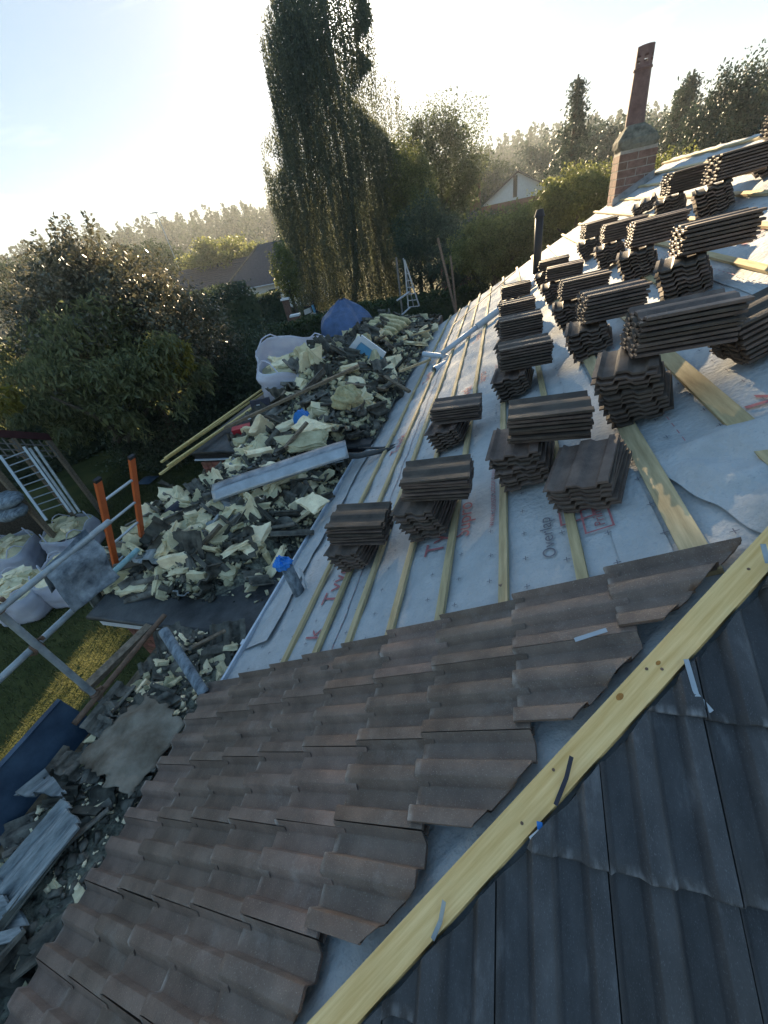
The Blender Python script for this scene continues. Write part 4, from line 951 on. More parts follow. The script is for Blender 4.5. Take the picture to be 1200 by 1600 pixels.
def bulk_bag(c, s, h, rz, label, sd, group=None, m='bag', fill=.8, loops=True, sagf=0.0, chunks=14):
    t = thing('bulk_bag', c, label, 'bulk bag', group); f = bag_wall(c, s, h, rz, sd=sd, sagf=sagf)
    mb = MB(); mb.grid(f, 56, 16, True); mb.build('bag_body', M[m], t, smooth=True, solid=.008)
    if loops:
        for q in range(4):
            a0 = (q + .5) / 4 - .06; a1_ = (q + .5) / 4 + .06; p, r_ = f(a0, .97), f(a1_, .97); md = (p + r_) / 2 + Vector((0, 0, .16))
            mb = MB(); pts = [p, p.lerp(md, .6) + Vector((0, 0, .05)), md, r_.lerp(md, .6) + Vector((0, 0, .05)), r_]; mb.path(pts, .014, 6); mb.build('lifting_loop', M[m], t)
        mb = MB(); mb.grid(lambda a, b: f(a, .93 + .03 * b) + (f(a, .95) - Vector(c)).normalized() * .012, 56, 1, True); mb.build('rim_tape', M['white'], t, smooth=True)
    zf = h * fill
    mb = MB(); mb.grid(lambda a, b: Vector(c) + (f(a, fill) - Vector(c)) * Vector((1, 1, 0)) .to_tuple().__len__() * 0 + Vector(((f(a, fill).x - c[0]) * b * .96, (f(a, fill).y - c[1]) * b * .96, zf + .16 * (1 - b * b) + .04 * noise.noise(Vector((math.cos(a * 6.28) * b * 4, math.sin(a * 6.28) * b * 4, sd))))), 40, 12, True)
    tag(mb.build('rubble_fill', M['foam'], t), kind='stuff')
    for i in range(chunks):
        a = rnd.uniform(0, 6.28); r_ = s * .38 * math.sqrt(rnd.random()); o = link('foam_chunk', foam_vars[rnd.randrange(16)], None, (c[0] + r_ * math.cos(a), c[1] + r_ * math.sin(a), c[2] + zf + .15), None, rot=Matrix.Rotation(rnd.uniform(0, 6), 3, 'Z') @ Matrix.Rotation(rnd.gauss(0, .5), 3, 'X'))
        k_ = rnd.uniform(.7, 1.3); o.scale = (k_,) * 3; tag(o, 'cream chunk filling the ' + label.split(' with')[0].split(' on ')[0], 'rubble chunk', 'cream chunks in the ' + label.split(' with')[0].split(' on ')[0])
    return t
bc_ = Zp(478, 608, z2); bulk_bag((bc_.x, bc_.y, z2 + .1), 1.6, .92, .4, 'torn lilac white bulk bag on the far flat roof', 3, sagf=.5, fill=.45, chunks=12)
for i, (px, py, lab, sd, rz) in enumerate(((35, 925, 'white bulk bag nearest the scaffold on the lawn', 11, .3), (105, 900, 'white bulk bag under the grey cloth on the lawn', 13, .2), (20, 865, 'white bulk bag farthest left on the lawn', 17, .5), (112, 835, 'white bulk bag behind the orange ladder on the lawn', 19, .35))):
    q = Zp(px, py, .45); bulk_bag((q.x, q.y, 0), .95, .72, rz, lab, sd, 'filled bulk bags on the lawn', fill=.86, sagf=.1)
# blue tarpaulin heap
c = Yp(550, 545, 12.2); c.z = z2 + .3
mb = MB()
def tarp(a, b):
    ph = a * 2 * math.pi; r = .85 * b ** .6 * (1 + .45 * noise.noise(Vector((math.cos(ph) * 1.6, math.sin(ph) * 1.6, 2 + b))) + .10 * noise.noise(Vector((math.cos(ph) * 6, math.sin(ph) * 6, b * 2))))
    return c + Vector((r * math.cos(ph), r * math.sin(ph), (.62 + .25 * math.exp(-b * 7)) * (1 - b ** 1.7) + .07 * noise.noise(Vector((math.cos(ph) * 4, math.sin(ph) * 4, b * 5)))))
mb.grid(lambda a, b: tarp(a, max(b, .02)), 48, 18, True); tag(mb.build('tarpaulin', M['bagblue'], smooth=True), 'blue tarpaulin heap peaked like a tent behind the torn bag', 'tarpaulin')
# pale blue gable panel with white edging
q = Yp(568, 556, 8.1); gp = thing('gable_board', q, 'pale blue gable shaped board with white edging standing in the far rubble', 'board')
hw, hh = .42, .34
mb = MB(); mb.add([q + Vector((-hw, 0, -.2)), q + Vector((hw, 0, -.2)), q + Vector((hw, 0, 0)), q + Vector((0, .05, hh)), q + Vector((-hw, 0, 0))], [(0, 1, 2, 3, 4)]); mb.build('face', M['paleblue'], gp, solid=.02)
for sg in (-1, 1): mb = MB(); mb.beam(q + Vector((sg * (hw + .05), -.02, -.03)), q + Vector((0, .03, hh + .02)), .12, .05, up=(0, 1, 0)); mb.build('edging', M['white'], gp)
# insulation slabs
for i in range(7):
    q = Vector((-3.2 + .05 * i, 9.6 + i * .34, z2 + .62)); 
    mb = MB()
    def slab_(a, b):
        ph = a * 2 * math.pi; k = abs(math.cos(ph)) ** 4 + abs(math.sin(ph)) ** 4; k = k ** -.25; e = math.sin(max(.04, min(.96, b)) * math.pi) ** .25 if 0 < b < 1 else 0
        w_ = 1 + .25 * noise.noise(Vector((math.cos(ph), math.sin(ph), b * 5 + i * 3)))
        return q + Vector((-.5 + 1.0 * b, -.25 * b + math.cos(ph) * k * .10 * w_ * e, math.sin(ph) * k * .11 * w_ * e - .22 * b))
    mb.grid(slab_, 16, 12, True)
    tag(mb.build('insulation_slab', M['batt']), 'folded strip of yellow insulation in the row beside the pale blue panel', 'insulation', 'yellow insulation strips in the far rubble')
# wool tufts
def tuft(c, r, m, label, sd):
    mb = MB(); mb.grid(lambda a, b: Vector(c) + Vector((math.sin(b * math.pi) * math.cos(a * 6.283) * r[0], math.sin(b * math.pi) * math.sin(a * 6.283) * r[1], math.cos(b * math.pi) * r[2])) * (1 + .5 * noise.noise(Vector((math.cos(a * 6.283) * 2, math.sin(a * 6.283) * 2, b * 5 + sd)))), 30, 18, True)
    tag(mb.build('wool_tuft', m, smooth=False), label, 'insulation')
tuft(Zp(542, 622, z2 + .72), (.24, .18, .14), M['batt'], 'tangled yellow wool tuft on top of the old tiles in the far heap', 2)
tuft(Zp(262, 828, z1 + .05), (.22, .34, .17), M['fibre'], 'beige loft wool roll slumped over the near flat roof edge', 6)
mb = MB(); c = Zp(275, 800, z1 + .25); mb.path([c + Vector((-.05, -.08, 0)), c + Vector((.05, .1, .04))], .09, 12); tag(mb.build('dark_bucket', M['charcoal']), 'dark rounded plastic piece above the beige loft wool', 'plastic piece')
c = Zp(470, 652, z2 + .35)
mb = MB(); mb.grid(lambda a, b: c + Vector((.26 * (a - .5), .16 * (b - .5) , .10 * math.sin(a * 3) - .2 * (b < .3) + .04 * noise.noise(Vector((a * 5, b * 5, 1))))), 10, 10); tag(mb.build('blue_rag', M['brightblue'], solid=.004), 'bright blue plastic scrap in the far heap above the metal strip', 'plastic scrap')
for (e0, e1, za, zb2, w_, m_, lab) in (((352, 668), (560, 572), 2.95, 3.62, .10, 'oldwood', 'long dark timber lying up across the far rubble heap'), ((600, 588), (640, 612), 2.98, 2.86, .06, 'oldwood', 'short reddish brown lath near the gable shaped board'), ((625, 580), (672, 562), 3.05, 2.85, .05, 'batten', 'pale broken lath on the right of the far heap'), ((445, 700), (480, 660), 2.95, 3.15, .05, 'oldwood', 'grey brown lath beside the bright blue scrap'), ((300, 870), (345, 820), 2.62, 2.75, .05, 'oldwood', 'dark lath poking out of the near rubble')):
    mb = MB(); mb.beam(Zp(*e0, za), Zp(*e1, zb2), w_, .04); tag(mb.build('timber_offcut', M[m_]), lab, 'timber')
# big cream boards in rubble
for i, (px, py, zz, s, rz, lab) in enumerate(((475, 690, 2.95, (.62, .3, .09), .2, 'big cream foam board just above the grey metal strip'), (488, 785, 2.72, (.36, .22, .06), -.6, 'triangular cream slab at the right of the near rubble'), (483, 668, 3.0, (.5, .26, .12), -.5, 'cream block beside the bright blue scrap'), (378, 693, 2.72, (.22, .17, .17), .4, 'cream lump alone on the black felt near the red box'), (435, 745, 2.75, (.4, .25, .1), .9, 'cream slab under the lower edge of the metal strip'), (412, 690, 2.74, (.26, .19, .18), 1.2, 'cream block right of the lone lump on the felt'))):
    me = slab_mesh('foam_board', M['foam'], s, 500 + i, 5); fragbig('foam_board', Zp(px, py, zz), Matrix.Rotation(rz, 3, 'Z') @ Matrix.Rotation(.25, 3, 'X'), me, 1, lab, 'foam board')
# loose gutter pipes on the slope and the rubble
def rp_(px, py, d_): return Rp(px, py, d_)
gp1 = thing('gutter_length', rp_(760, 490, .05), 'long pale grey gutter lying up the sunlit slope beside the stacks', 'gutter')
mb = MB(); a_, b_ = rp_(690, 553, .09), rp_(838, 440, .07)
mb.tube(a_, a_.lerp(b_, .42), .05, 16, inner=.004); mb.build('pipe', M['pvc'], gp1, smooth=True)
mb = MB(); mb.tube(a_.lerp(b_, .38), b_, .062, 16, inner=.004); mb.build('socket_pipe', M['pvc'], gp1, smooth=True)
for (p, q, dz, r_, lab) in (((662, 553), (708, 559), 2.95, .055, 'white pipe length lying level at the foot of the sunlit slope'), ((678, 578), (697, 568), 2.95, .06, 'short white pipe offcut on the rubble by the roof edge')):
    mb = MB(); mb.tube(Zp(*p, dz), Zp(*q, dz), r_, 16, inner=.005); tag(mb.build('pipe_offcut', M['pvc']), lab, 'pipe')
mb = MB(); mb.beam(rp_(708, 508, .06), rp_(806, 424, .06), .03, .012); tag(mb.build('verge_strip', M['black']), 'thin black strip lying across the batten ends at the far verge', 'strip')
mb = MB(); mb.beam(Zp(642, 524, 3.1), Zp(672, 516, 3.1), .03, .03); tag(mb.build('broom_handle', M['batten']), 'short pale stick on the far rubble beside the verge', 'stick')
# dark rolled membrane lip at the right of the far flat roof edge
mb = MB(); mb.path([Zp(470, 712, 2.72), Zp(560, 712, 2.74), Zp(620, 700, 2.78), Zp(668, 680, 2.95)], [.04, .045, .03, .01], 8); mb.build('felt_lip', M['felt'], f2, smooth=True)
mb = MB(); mb.path([Zp(560, 700, 2.72), Zp(600, 700, 2.74), Zp(640, 690, 2.80), Zp(690, 652, 3.0)], [.012, .022, .02, .008], 8); mb.build('felt_lip', M['felt'], f2, smooth=True)
# metal tile clips and straps by the hip board
def strap(pts, wd, m, label):
    mb = MB()
    for a_, b_ in zip(pts[:-1], pts[1:]): mb.beam(a_, b_, wd, .002, up=upn)
    tag(mb.build('metal_strap', m), label, 'metal strap')
def Hq(px, py, d_):
    r = ray(px, py); t = (N2.dot(P2 - CAM) + d_) / N2.dot(r); return CAM + r * t
strap([Hq(893, 1182, .11), Hq(885, 1215, .09), Hq(868, 1258, .085)], .012, M['charcoal'], 'dark metal strap bent off the middle of the yellow hip board')
strap([Hq(694, 1408, .11), Hq(688, 1440, .09), Hq(676, 1468, .085)], .012, M['galv'], 'short metal strap beside the lower end of the yellow hip board')
strap([Hq(1072, 1030, .11), Hq(1088, 1085, .11), Hq(1112, 1112, .10)], .014, M['zinc'], 'curved bright metal clip hanging from the cut tile edge at right')
strap([Hq(843, 1284, .10), Hq(846, 1322, .09)], .016, M['brightblue'], 'small bright blue tab on the cut tile corner')
strap([Hq(828, 1310, .09), Hq(842, 1298, .10)], .008, M['white'], 'tiny white tag beside the bright blue tab')
strap([Rp(898, 1000, .105), Rp(948, 984, .105)], .016, M['zinc'], 'flat bright metal strip lying on the topmost laid tiles')
strap([Hq(1192, 850, .13), Hq(1200, 880, .12)], .014, M['galv'], 'metal strap at the upper right end of the hip board')
for (px, py, s_, lab) in ((505, 1045, .05, 'broken tile flake lying on the laid tiles near the second seam'), (412, 1082, .018, 'tiny pebble on the laid tiles near the gutter'), (596, 1017, .03, 'small dark stone on the laid tiles below the first step'), (782, 915, .018, 'small grit lump on the upper laid tiles'), (957, 930, .02, 'small stone near the top of the laid tiles')):
    me = hull_mesh('tile_crumb', M['tile_stack'], (s_ * 1.6, s_, s_ * .4), 10, int(px)); fragbig('tile_crumb', Rp(px, py, .092), basis(U1, YV, N1), me, 1, lab, 'tile crumb')

# ------------------------------------------------------------------ garden: lawn blades, shed, hedge, fence poles
def grassblades():
    n = 60000; x = rng.uniform(-13, -4.4, n); y = rng.uniform(-2, 13, n)
    P = np.stack([x, y, np.full(n, -.01)], 1); d = rng.normal(size=(n, 3)) * .35; d[:, 2] = 1; s = rng.uniform(.03, .08, n)[:, None]
    e = rng.normal(size=(n, 3)); e[:, 2] = 0; e /= np.linalg.norm(e, axis=1)[:, None]
    wv = .006 + .004 * rng.random(n)[:, None]
    V = np.stack([P - e * wv, P + e * wv, P + d * s + e * .001, P + d * s - e * .001], 1).reshape(-1, 3)
    return V, np.arange(4 * n).reshape(n, 4)
V, F = grassblades(); tag(npmesh('grass', V, F, M['grass']), 'short patchy lawn grass below the scaffold', 'grass', kind='stuff')

def tree(name, label, cat, base, parts, leafm, trunk_pts=None, trunk_r=.15, bark='bark', group=None):
    t = thing(name, base, label, cat, group)
    for i, (V, F, m) in enumerate(parts): npmesh('crown' if i == 0 else 'foliage_patch', V, F, M[m], t)
    if trunk_pts:
        for k, pts in enumerate(trunk_pts):
            rr = [trunk_r * (1 if k == 0 else .5) * (1 - .75 * i / (len(pts) - 1)) for i in range(len(pts))]
            mb = MB(); mb.path(pts, rr, 9); mb.build('trunk' if k == 0 else 'limb', M[bark], t, smooth=True)
    return t
def gpt(px, py, dist, z=None):       # a point in the direction of a pixel at a horizontal distance
    r = ray(px, py); k = dist / math.hypot(r.x, r.y); P = CAM + r * k
    if z is not None: P.z = z
    return P
def limbs(base, top, n, spread, sd):
    r = random.Random(sd); base, top = Vector(base), Vector(top); L = [[base, base.lerp(top, .3) + Vector((.1, 0, 0)), base.lerp(top, .65), top]]
    for i in range(n):
        a = r.uniform(0, 6.28); s = base.lerp(top, r.uniform(.2, .7)); e = s + Vector((math.cos(a) * spread, math.sin(a) * spread, spread * r.uniform(.3, .9)))
        L.append([s, s.lerp(e, .5) + Vector((0, 0, .1)), e])
    return L
def lawn_gap(P):
    P = np.asarray(P); s_ = np.array(SUN_DIR); hit = P - (P[:, 2] / s_[2])[:, None] * s_
    u = hit[:, 0] + .2 * (hit[:, 1] - 1.8)
    lit = (u > -7.35) & (u < -6.35) & (hit[:, 1] > -.2) & (hit[:, 1] < 3.1)
    return P[~lit]
# big glossy bush at the left with upright shoots
def glossy_bush():
    D = 14.5; c = gpt(170, 470, D)
    c = gpt(175, 500, D)
    P = clump_points((c.x, c.y, c.z - .3), (2.6, 2.4, 2.1), 52000, 500, .10, .45)
    sh = []
    for i in range(90):                       # upright shoots on top
        u = rnd.random(); px = 15 + 230 * u + rnd.uniform(-12, 12); pyt = 330 + 40 * abs(u - .45) * 2 + (110 * u * u if u > .5 else 0) + rnd.uniform(-5, 40)
        if u < .2: pyt += 100 * (.2 - u) * 5 * .6 + 20
        tip = gpt(px, pyt, D + rnd.uniform(-1.2, 1.2)); root = c + Vector((rnd.uniform(-1, 1), rnd.uniform(-.8, .8), .4))
        dv = (tip - root).normalized(); L = rnd.uniform(.9, 1.8)
        for k in range(60): t = rnd.random(); sh.append(tip - dv * L * t + Vector((rnd.gauss(0, .03 + .12 * t), rnd.gauss(0, .03 + .12 * t), rnd.gauss(0, .04))))
    P = lawn_gap(np.concatenate([P, np.array([tuple(p) for p in sh])]))
    V, F = leaves(P, .11, .5)
    base = Vector((c.x, c.y, 0))
    tree('evergreen_bush', 'tall glossy leaved bush with upright pointed shoots at far left', 'bush', base, [(V, F, 'holly')], None, limbs(base, c + Vector((0, 0, 1)), 10, 1.4, 3), .16)
glossy_bush()
def second_glossy():
    c = gpt(270, 545, 16.5); P = lawn_gap(clump_points(c, (2.3, 2.0, 1.6), 26000, 260, .11, .45))
    V, F = leaves(P, .11, .5); base = Vector((c.x, c.y, 0)); tree('evergreen_bush', 'lower glossy bush with bright leaf glints left of the slate roof', 'bush', base, [(V, F, 'holly')], None, limbs(base, c, 6, 1.1, 4), .12)
second_glossy()
def drooping_tree():
    base = Zp(205, 715, 0); c = gpt(122, 600, 13.6); 
    K = []
    P = clump_points((c.x, c.y, c.z + .15), (3.4, 1.7, 1.7), 24000, 170, .085, .55)
    P2_ = clump_points(gpt(260, 590, 12.8), (1.3, 1.0, .8), 6000, 110, .08, .5)
    V, F = leaves(lawn_gap(np.concatenate([P, P2_])), .17, .28, droop=.9)
    c3 = gpt(265, 558, 12.0); P3 = clump_points(c3, (.75, .5, .6), 1500, 60, .1, .6); V3, F3 = leaves(P3, .17, .3, droop=.9)
    c4 = gpt(2, 625, 12.0); P4 = clump_points(c4, (.25, .3, .35), 500, 14, .1, .6); V4, F4 = leaves(P4, .15, .3, droop=.6)
    tree('drooping_leaf_tree', 'broad low tree with drooping long leaves over the shed roof', 'tree', base, [(V, F, 'lime'), (V3, F3, 'yellowleaf'), (V4, F4, 'yellowleaf')], None,
         [[base, base + Vector((-.1, -.1, .7)), gpt(190, 660, 12.6), gpt(150, 600, 12.3)], [gpt(196, 690, 12.6), gpt(230, 640, 12.8), gpt(262, 585, 12.8)], [gpt(192, 680, 12.6), gpt(150, 650, 12.4), gpt(80, 620, 12.0)]], .2)
drooping_tree()
def dark_shrubs():
    for (px, py, D, r, n, lab) in ((350, 600, 17, (2.7, 2.2, 2.1), 30000, 'large dark evergreen shrub behind the yellow battens'), (255, 680, 15.5, (2.3, 1.6, 1.5), 15000, 'dark shrub in deep shade behind the drooping tree trunk'), (395, 560, 20, (1.9, 1.8, 1.7), 12000, 'dark shrub just left of the torn white bag')):
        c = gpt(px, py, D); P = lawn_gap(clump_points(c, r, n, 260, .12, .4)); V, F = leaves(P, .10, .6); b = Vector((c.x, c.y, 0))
        tree('dark_shrub', lab, 'shrub', b, [(V, F, 'darkleaf')], None, limbs(b, c, 5, .8, 5), .1)
dark_shrubs()
# weeping birch
def birch():
    D = 38.0
    left = [(-60, 425), (0, 420), (60, 405), (130, 418), (190, 428), (225, 408), (300, 414), (345, 440), (400, 452), (480, 455)]
    right = [(-60, 560), (0, 580), (60, 582), (105, 578), (112, 618), (150, 628), (210, 632), (300, 634), (480, 640)]
    def itp(tb, y):
        for (y0, a), (y1_, b) in zip(tb[:-1], tb[1:]):
            if y0 <= y <= y1_: return a + (b - a) * (y - y0) / (y1_ - y0)
        return tb[-1][1]
    pts = []; n = 0
    base = gpt(548, 470, D, 0)
    K = 7600
    for i in range(K):
        py = -60 + 520 * rnd.random() ** 1.0; l, r_ = itp(left, py), itp(right, py); px = rnd.uniform(l, r_)
        if py < 170 and rnd.random() < .2: continue
        if py < 110 and 505 < px < 552 and rnd.random() < .5: continue
        edge = min(px - l, r_ - px) / (r_ - l) * 2
        dd = D + rnd.uniform(-1, 1) * (1.0 + 3.2 * math.sqrt(max(0, min(1, edge * 1.3))))
        p = gpt(px, py, dd); L = min(p.z - .3, rnd.uniform(1.2, 4.2)); 
        if L <= .3: continue
        m = int(L * 18); sx, sy = rnd.uniform(-.05, .05), rnd.uniform(-.05, .05)
        for k in range(m):
            t = k / m; pts.append((p.x + sx * t * L + rnd.gauss(0, .05), p.y + sy * t * L + rnd.gauss(0, .05), p.z - t * L))
        # arching top of the strand
        for k in range(4): pts.append((p.x + rnd.gauss(0, .12), p.y + rnd.gauss(0, .12), p.z + rnd.uniform(0, .2)))
    # the crown is thin where the low sun reaches the far end and the upper part of the roof
    pa_ = np.array(pts); s_ = np.array(SUN_DIR); n_ = np.array(N1); q_ = pa_ - np.array(CAM)
    t_ = (q_ @ n_ + H) / (s_ @ n_); hit = q_ - t_[:, None] * s_
    hy, hv_ = hit[:, 1], hit @ np.array(U1)
    lit = ((hy > 4.6) & (hv_ > -2.2)) | ((hv_ > -.1) & (hy > 1.4))
    keep = ~lit | (rng.random(len(pa_)) < .24)
    pts = pa_[keep]
    pts = lawn_gap(pts)
    V, F = leaves(np.array(pts), .125, .5, droop=1.2)
    top = gpt(505, 0, D)
    L = [[base, base.lerp(Vector((top.x, top.y, 6)), .5), Vector((top.x, top.y, 10)), top + Vector((0, 0, 1.5))]]
    for q in ((450, 60), (430, 240), (470, 120)):
        e = gpt(*q, D); s = Vector((top.x, top.y, e.z - 2.5)); L.append([s, s.lerp(e, .5) + Vector((0, 0, .3)), e])
    tree('weeping_birch', 'very tall weeping birch with hanging strands in front of the sun', 'tree', base, [(V, F, 'birch')], None, L, .32, 'birchbark')
birch()
def broadleaf(label, px, py, D, r, n, m, size=.22, ncl=150, spread=.12, grp=None, name='broadleaf_tree', cat='tree'):
    size *= .6; n = int(n * 1.8); ncl = int(ncl * 1.5)
    c = gpt(px, py, D); P = clump_points(c, r, n, ncl, spread, .5); V, F = leaves(P, size, .6); b = Vector((c.x, c.y, 0))
    return tree(name, label, cat, b, [(V, F, m)], None, limbs(b, c, 7, r[0] * .6, int(px)), .2)
broadleaf('tall leafy tree directly right of the weeping birch', 688, 270, 42, (3.7, 3, 4.2), 26000, 'ash', .24)
broadleaf('pale green tree squeezed between the birch and the tall leafy tree', 645, 330, 36, (1.9, 1.6, 4.0), 14000, 'bright', .2)
broadleaf('dark tree low behind the two wooden poles', 668, 390, 30, (2.4, 2, 2.5), 12000, 'darkleaf', .2)
broadleaf('dense dark shrub mass right of the wooden poles', 745, 400, 26, (2.6, 2.2, 2.0), 18000, 'darkleaf', .16)
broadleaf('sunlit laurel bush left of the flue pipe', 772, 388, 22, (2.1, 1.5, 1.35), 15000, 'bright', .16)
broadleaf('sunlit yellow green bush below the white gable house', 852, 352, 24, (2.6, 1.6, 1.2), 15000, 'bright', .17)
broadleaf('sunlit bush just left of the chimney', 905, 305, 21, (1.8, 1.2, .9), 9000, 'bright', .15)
broadleaf('small bright bush showing right of the chimney base', 1035, 280, 18, (.9, .8, .7), 4000, 'bright', .13)
broadleaf('bushy sunlit column of leaves left of the birch foot', 445, 425, 33, (.9, .9, 2.0), 3500, 'bright', .2)
broadleaf('rounded hill foot tree behind the white gable house', 745, 300, 78, (6, 5, 4.0), 8000, 'forest', .6, 90)
broadleaf('wide dark tree between the gable house and the spruce', 850, 290, 75, (8, 5, 5), 9000, 'conifer', .55, 90)
broadleaf('dark wooded clump behind the chimney', 945, 268, 55, (5.5, 5, 4.2), 9000, 'conifer', .5, 90)
broadleaf('olive coloured tree above the left end of the slate roof', 345, 405, 60, (5, 4, 2.0), 7000, 'bright', .45, 80)
broadleaf('grey green tree cluster behind the tall glossy bush', 215, 425, 70, (8, 6, 3.2), 9000, 'forest', .5, 100)
broadleaf('hazy tree low at the left picture edge behind the bush', 20, 450, 60, (6, 4, 2.6), 6000, 'forest', .5, 80)
def conifer(label, px, pyt, pyb, D, rad, n=9000, sz=.3, m='conifer'):
    top = gpt(px, pyt, D); b = Vector((top.x, top.y, 0)); Hh = top.z; pts = []
    nb = int(Hh * 26)
    for i in range(nb):
        t = (i / nb) ** .9; z = Hh * (1 - t * .9); rr = .12 + rad * t * rnd.uniform(.6, 1.15); a = rnd.uniform(0, 6.28)
        m_ = int(n / nb)
        for k in range(m_):
            u = rnd.random() ** .6; sp_ = .10 + .16 * u * rad / 2
            pts.append((b.x + math.cos(a) * rr * u + rnd.gauss(0, sp_ * .6), b.y + math.sin(a) * rr * u + rnd.gauss(0, sp_ * .6), z - .35 * u * rr * .5 + .12 * u * u * rr + rnd.gauss(0, .07)))
    V, F = leaves(np.array(pts), sz, .4, droop=.2)
    tree('conifer', label, 'conifer', b, [(V, F, m)], None, [[b, b.lerp(top, .5), top + Vector((0, 0, .3))]], .2)
conifer('pointed spruce standing clear against the sky left of the chimney', 903, 128, 330, 34, 3.4, 11000, .2)
conifer('tall spruce right of the chimney with a ragged double tip', 1083, 120, 300, 36, 4.2, 14000, .2)
conifer('shorter second tip beside the tall spruce', 1066, 140, 300, 37, 3.0, 7000, .2)
broadleaf('dark rounded conifer tree behind the highest tile piles', 1130, 220, 26, (1.6, 1.6, 2.3), 15000, 'conifer', .17)
broadleaf('dark leafy tree at the upper right picture edge', 1190, 222, 30, (2.8, 2.4, 2.5), 20000, 'darkleaf', .2)
# hedges
def hedge(label, pts, wd, h, n, m='hedge', z0=0):
    mbp = []
    for i in range(n):
        k = rnd.randrange(len(pts) - 1); p = Vector(pts[k]).lerp(Vector(pts[k + 1]), rnd.random()); d = (Vector(pts[k + 1]) - Vector(pts[k])).normalized(); s = Vector((-d.y, d.x, 0))
        f_ = rnd.random(); o = rnd.uniform(-1, 1)
        if f_ < .55: q = p + s * (wd / 2 * (1 if o > 0 else -1)) * rnd.uniform(.85, 1.08); q.z = z0 + rnd.uniform(0, h)
        else: q = p + s * wd / 2 * o; q.z = z0 + h * rnd.uniform(.9, 1.05)
        mbp.append(tuple(q + Vector((rnd.gauss(0, .05), rnd.gauss(0, .05), .12 * noise.noise(q * .8)))))
    mbp = lawn_gap(mbp)
    t = thing('hedge', Vector(pts[0]), label, 'hedge'); V, F = leaves(np.array(mbp), .14, .6); npmesh('foliage', V, F, M[m], t)
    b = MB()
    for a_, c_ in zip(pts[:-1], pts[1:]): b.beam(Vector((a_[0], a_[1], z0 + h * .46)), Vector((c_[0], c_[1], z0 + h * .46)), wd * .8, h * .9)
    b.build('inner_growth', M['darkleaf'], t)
hh0, hh1 = gpt(310, 480, 33, 0), gpt(440, 470, 33, 0)
hedge('clipped dark hedge in front of the slate roofed house', [hh0, hh1], 1.6, 2.9, 14000, 'darkleaf')
hedge('added unseen hedge behind the evergreen bushes at left, shading the lawn', [gpt(-160, 560, 19, 0), gpt(60, 560, 19.5, 0), gpt(250, 560, 20, 0), gpt(420, 560, 22, 0)], 1.6, 4.2, 26000, 'darkleaf')  # hedge added out of view to keep low sun off the left lawn
hA, hB = Zp(430, 540, .6), Zp(730, 505, .6)
hedge('low sunlit hedge behind the rubble at the end of the flat roof', [gpt(420, 540, 24, 0), gpt(560, 505, 25.5, 0), gpt(760, 500, 24, 0)], 1.3, 1.9, 16000, 'hedge')
# poles
for (a_, b_, D, r_, m, lab) in (((684, 372), (711, 485), 17, .045, 'oldwood', 'thicker leaning wooden pole behind the hedge, the left one'), ((704, 400), (713, 485), 17.5, .04, 'oldwood', 'thin upright wooden pole right of the leaning one'), ((619, 402), (627, 475), 19, .04, 'greywood', 'grey wooden post left of the blue stepladder')):
    p = gpt(*a_, D); q = gpt(*b_, D); d = (q - p).normalized(); q = q + d * ((q.z - .0) / max(.2, -d.z)); mb = MB(); mb.path([q, p], r_, 8); tag(mb.build('wooden_pole', M[m]), lab, 'pole')
# blue-grey stepladder on the far rubble
D = 15.2; tp = gpt(632, 406, D); sl = thing('stepladder', gpt(645, 485, D), 'tall narrow aluminium stepladder standing at the end of the far flat roof', 'stepladder')
for (b_, nm) in (((638, 480), 'stile'), ((655, 478), 'stile')): mb = MB(); mb.beam(gpt(*b_, D), tp, .04, .05); mb.build(nm, M['alu'], sl)
for (b_, t_) in (((646, 478), (630, 404)),): mb = MB(); mb.beam(gpt(*b_, D + .8), gpt(*t_, D + .1), .03, .04); mb.build('rear_leg', M['alu'], sl)
for i in range(7):
    k = i / 7; a_ = gpt(638, 480, D).lerp(tp, k); b2 = gpt(655, 478, D).lerp(tp, k); mb = MB(); mb.beam(a_, b2, .06, .02); mb.build('tread', M['alu'], sl)
for (a_, b_) in (((620, 470), (640, 456)), ((622, 498), (641, 480))): mb = MB(); mb.tube(gpt(*a_, D - .2), gpt(*b_, D - .1), .03, 10); mb.build('stay', M['alu'], sl)
for i in range(9):
    q = gpt(648, 505, 13.3); mb = MB(); o = link('stacked_tile', stack_vars[i % 4], None, q + Vector((0, 0, -.05 + i * .03)), None, rot=Matrix.Rotation(.2 + rnd.uniform(-.05, .05), 3, 'Z')); tag(o, tile_label(i, 9, 'the', 'at the foot of the stepladder'), 'roof tile', 'old tiles stacked at the far end of the flat roof')
# the shed
sx, sy = -12.3, 5.6
s0 = Zp(116, 805, 0)
shd = thing('shed', (-13.2, 5.2, 0), 'open fronted garden shed with maroon fascia and grey trellis at far left', 'shed')
r0 = gpt(0, 690, 11.6); r1 = gpt(78, 683, 12.2)
eL, eR = gpt(-60, 672, 11.2), gpt(78, 682, 12.4)
dE = (eR - eL).normalized(); bk = Vector((-dE.y, dE.x, 0)); bk = bk if bk.dot(Vector((-1, .8, 0))) > 0 else -bk
mb = MB(); mb.frame(eL + Vector((0, 0, -.10)), eR - eL, bk * .05, Vector((0, 0, .18))); mb.build('fascia', M['maroon'], shd)
mb = MB(); mb.frame(eL + bk * .051 + Vector((0, 0, .05)), eR - eL, bk * 2.2 + Vector((0, 0, .5)), Vector((0, 0, .04))); mb.build('roof', M['lead'], shd)
mb = MB(); mb.frame(Vector((eL.x, eL.y, 0)) + bk * 2.2, Vector(((eR - eL).x, (eR - eL).y, 0)), bk * .05, Vector((0, 0, 2.4))); mb.build('back_wall', M['oldwood'], shd)
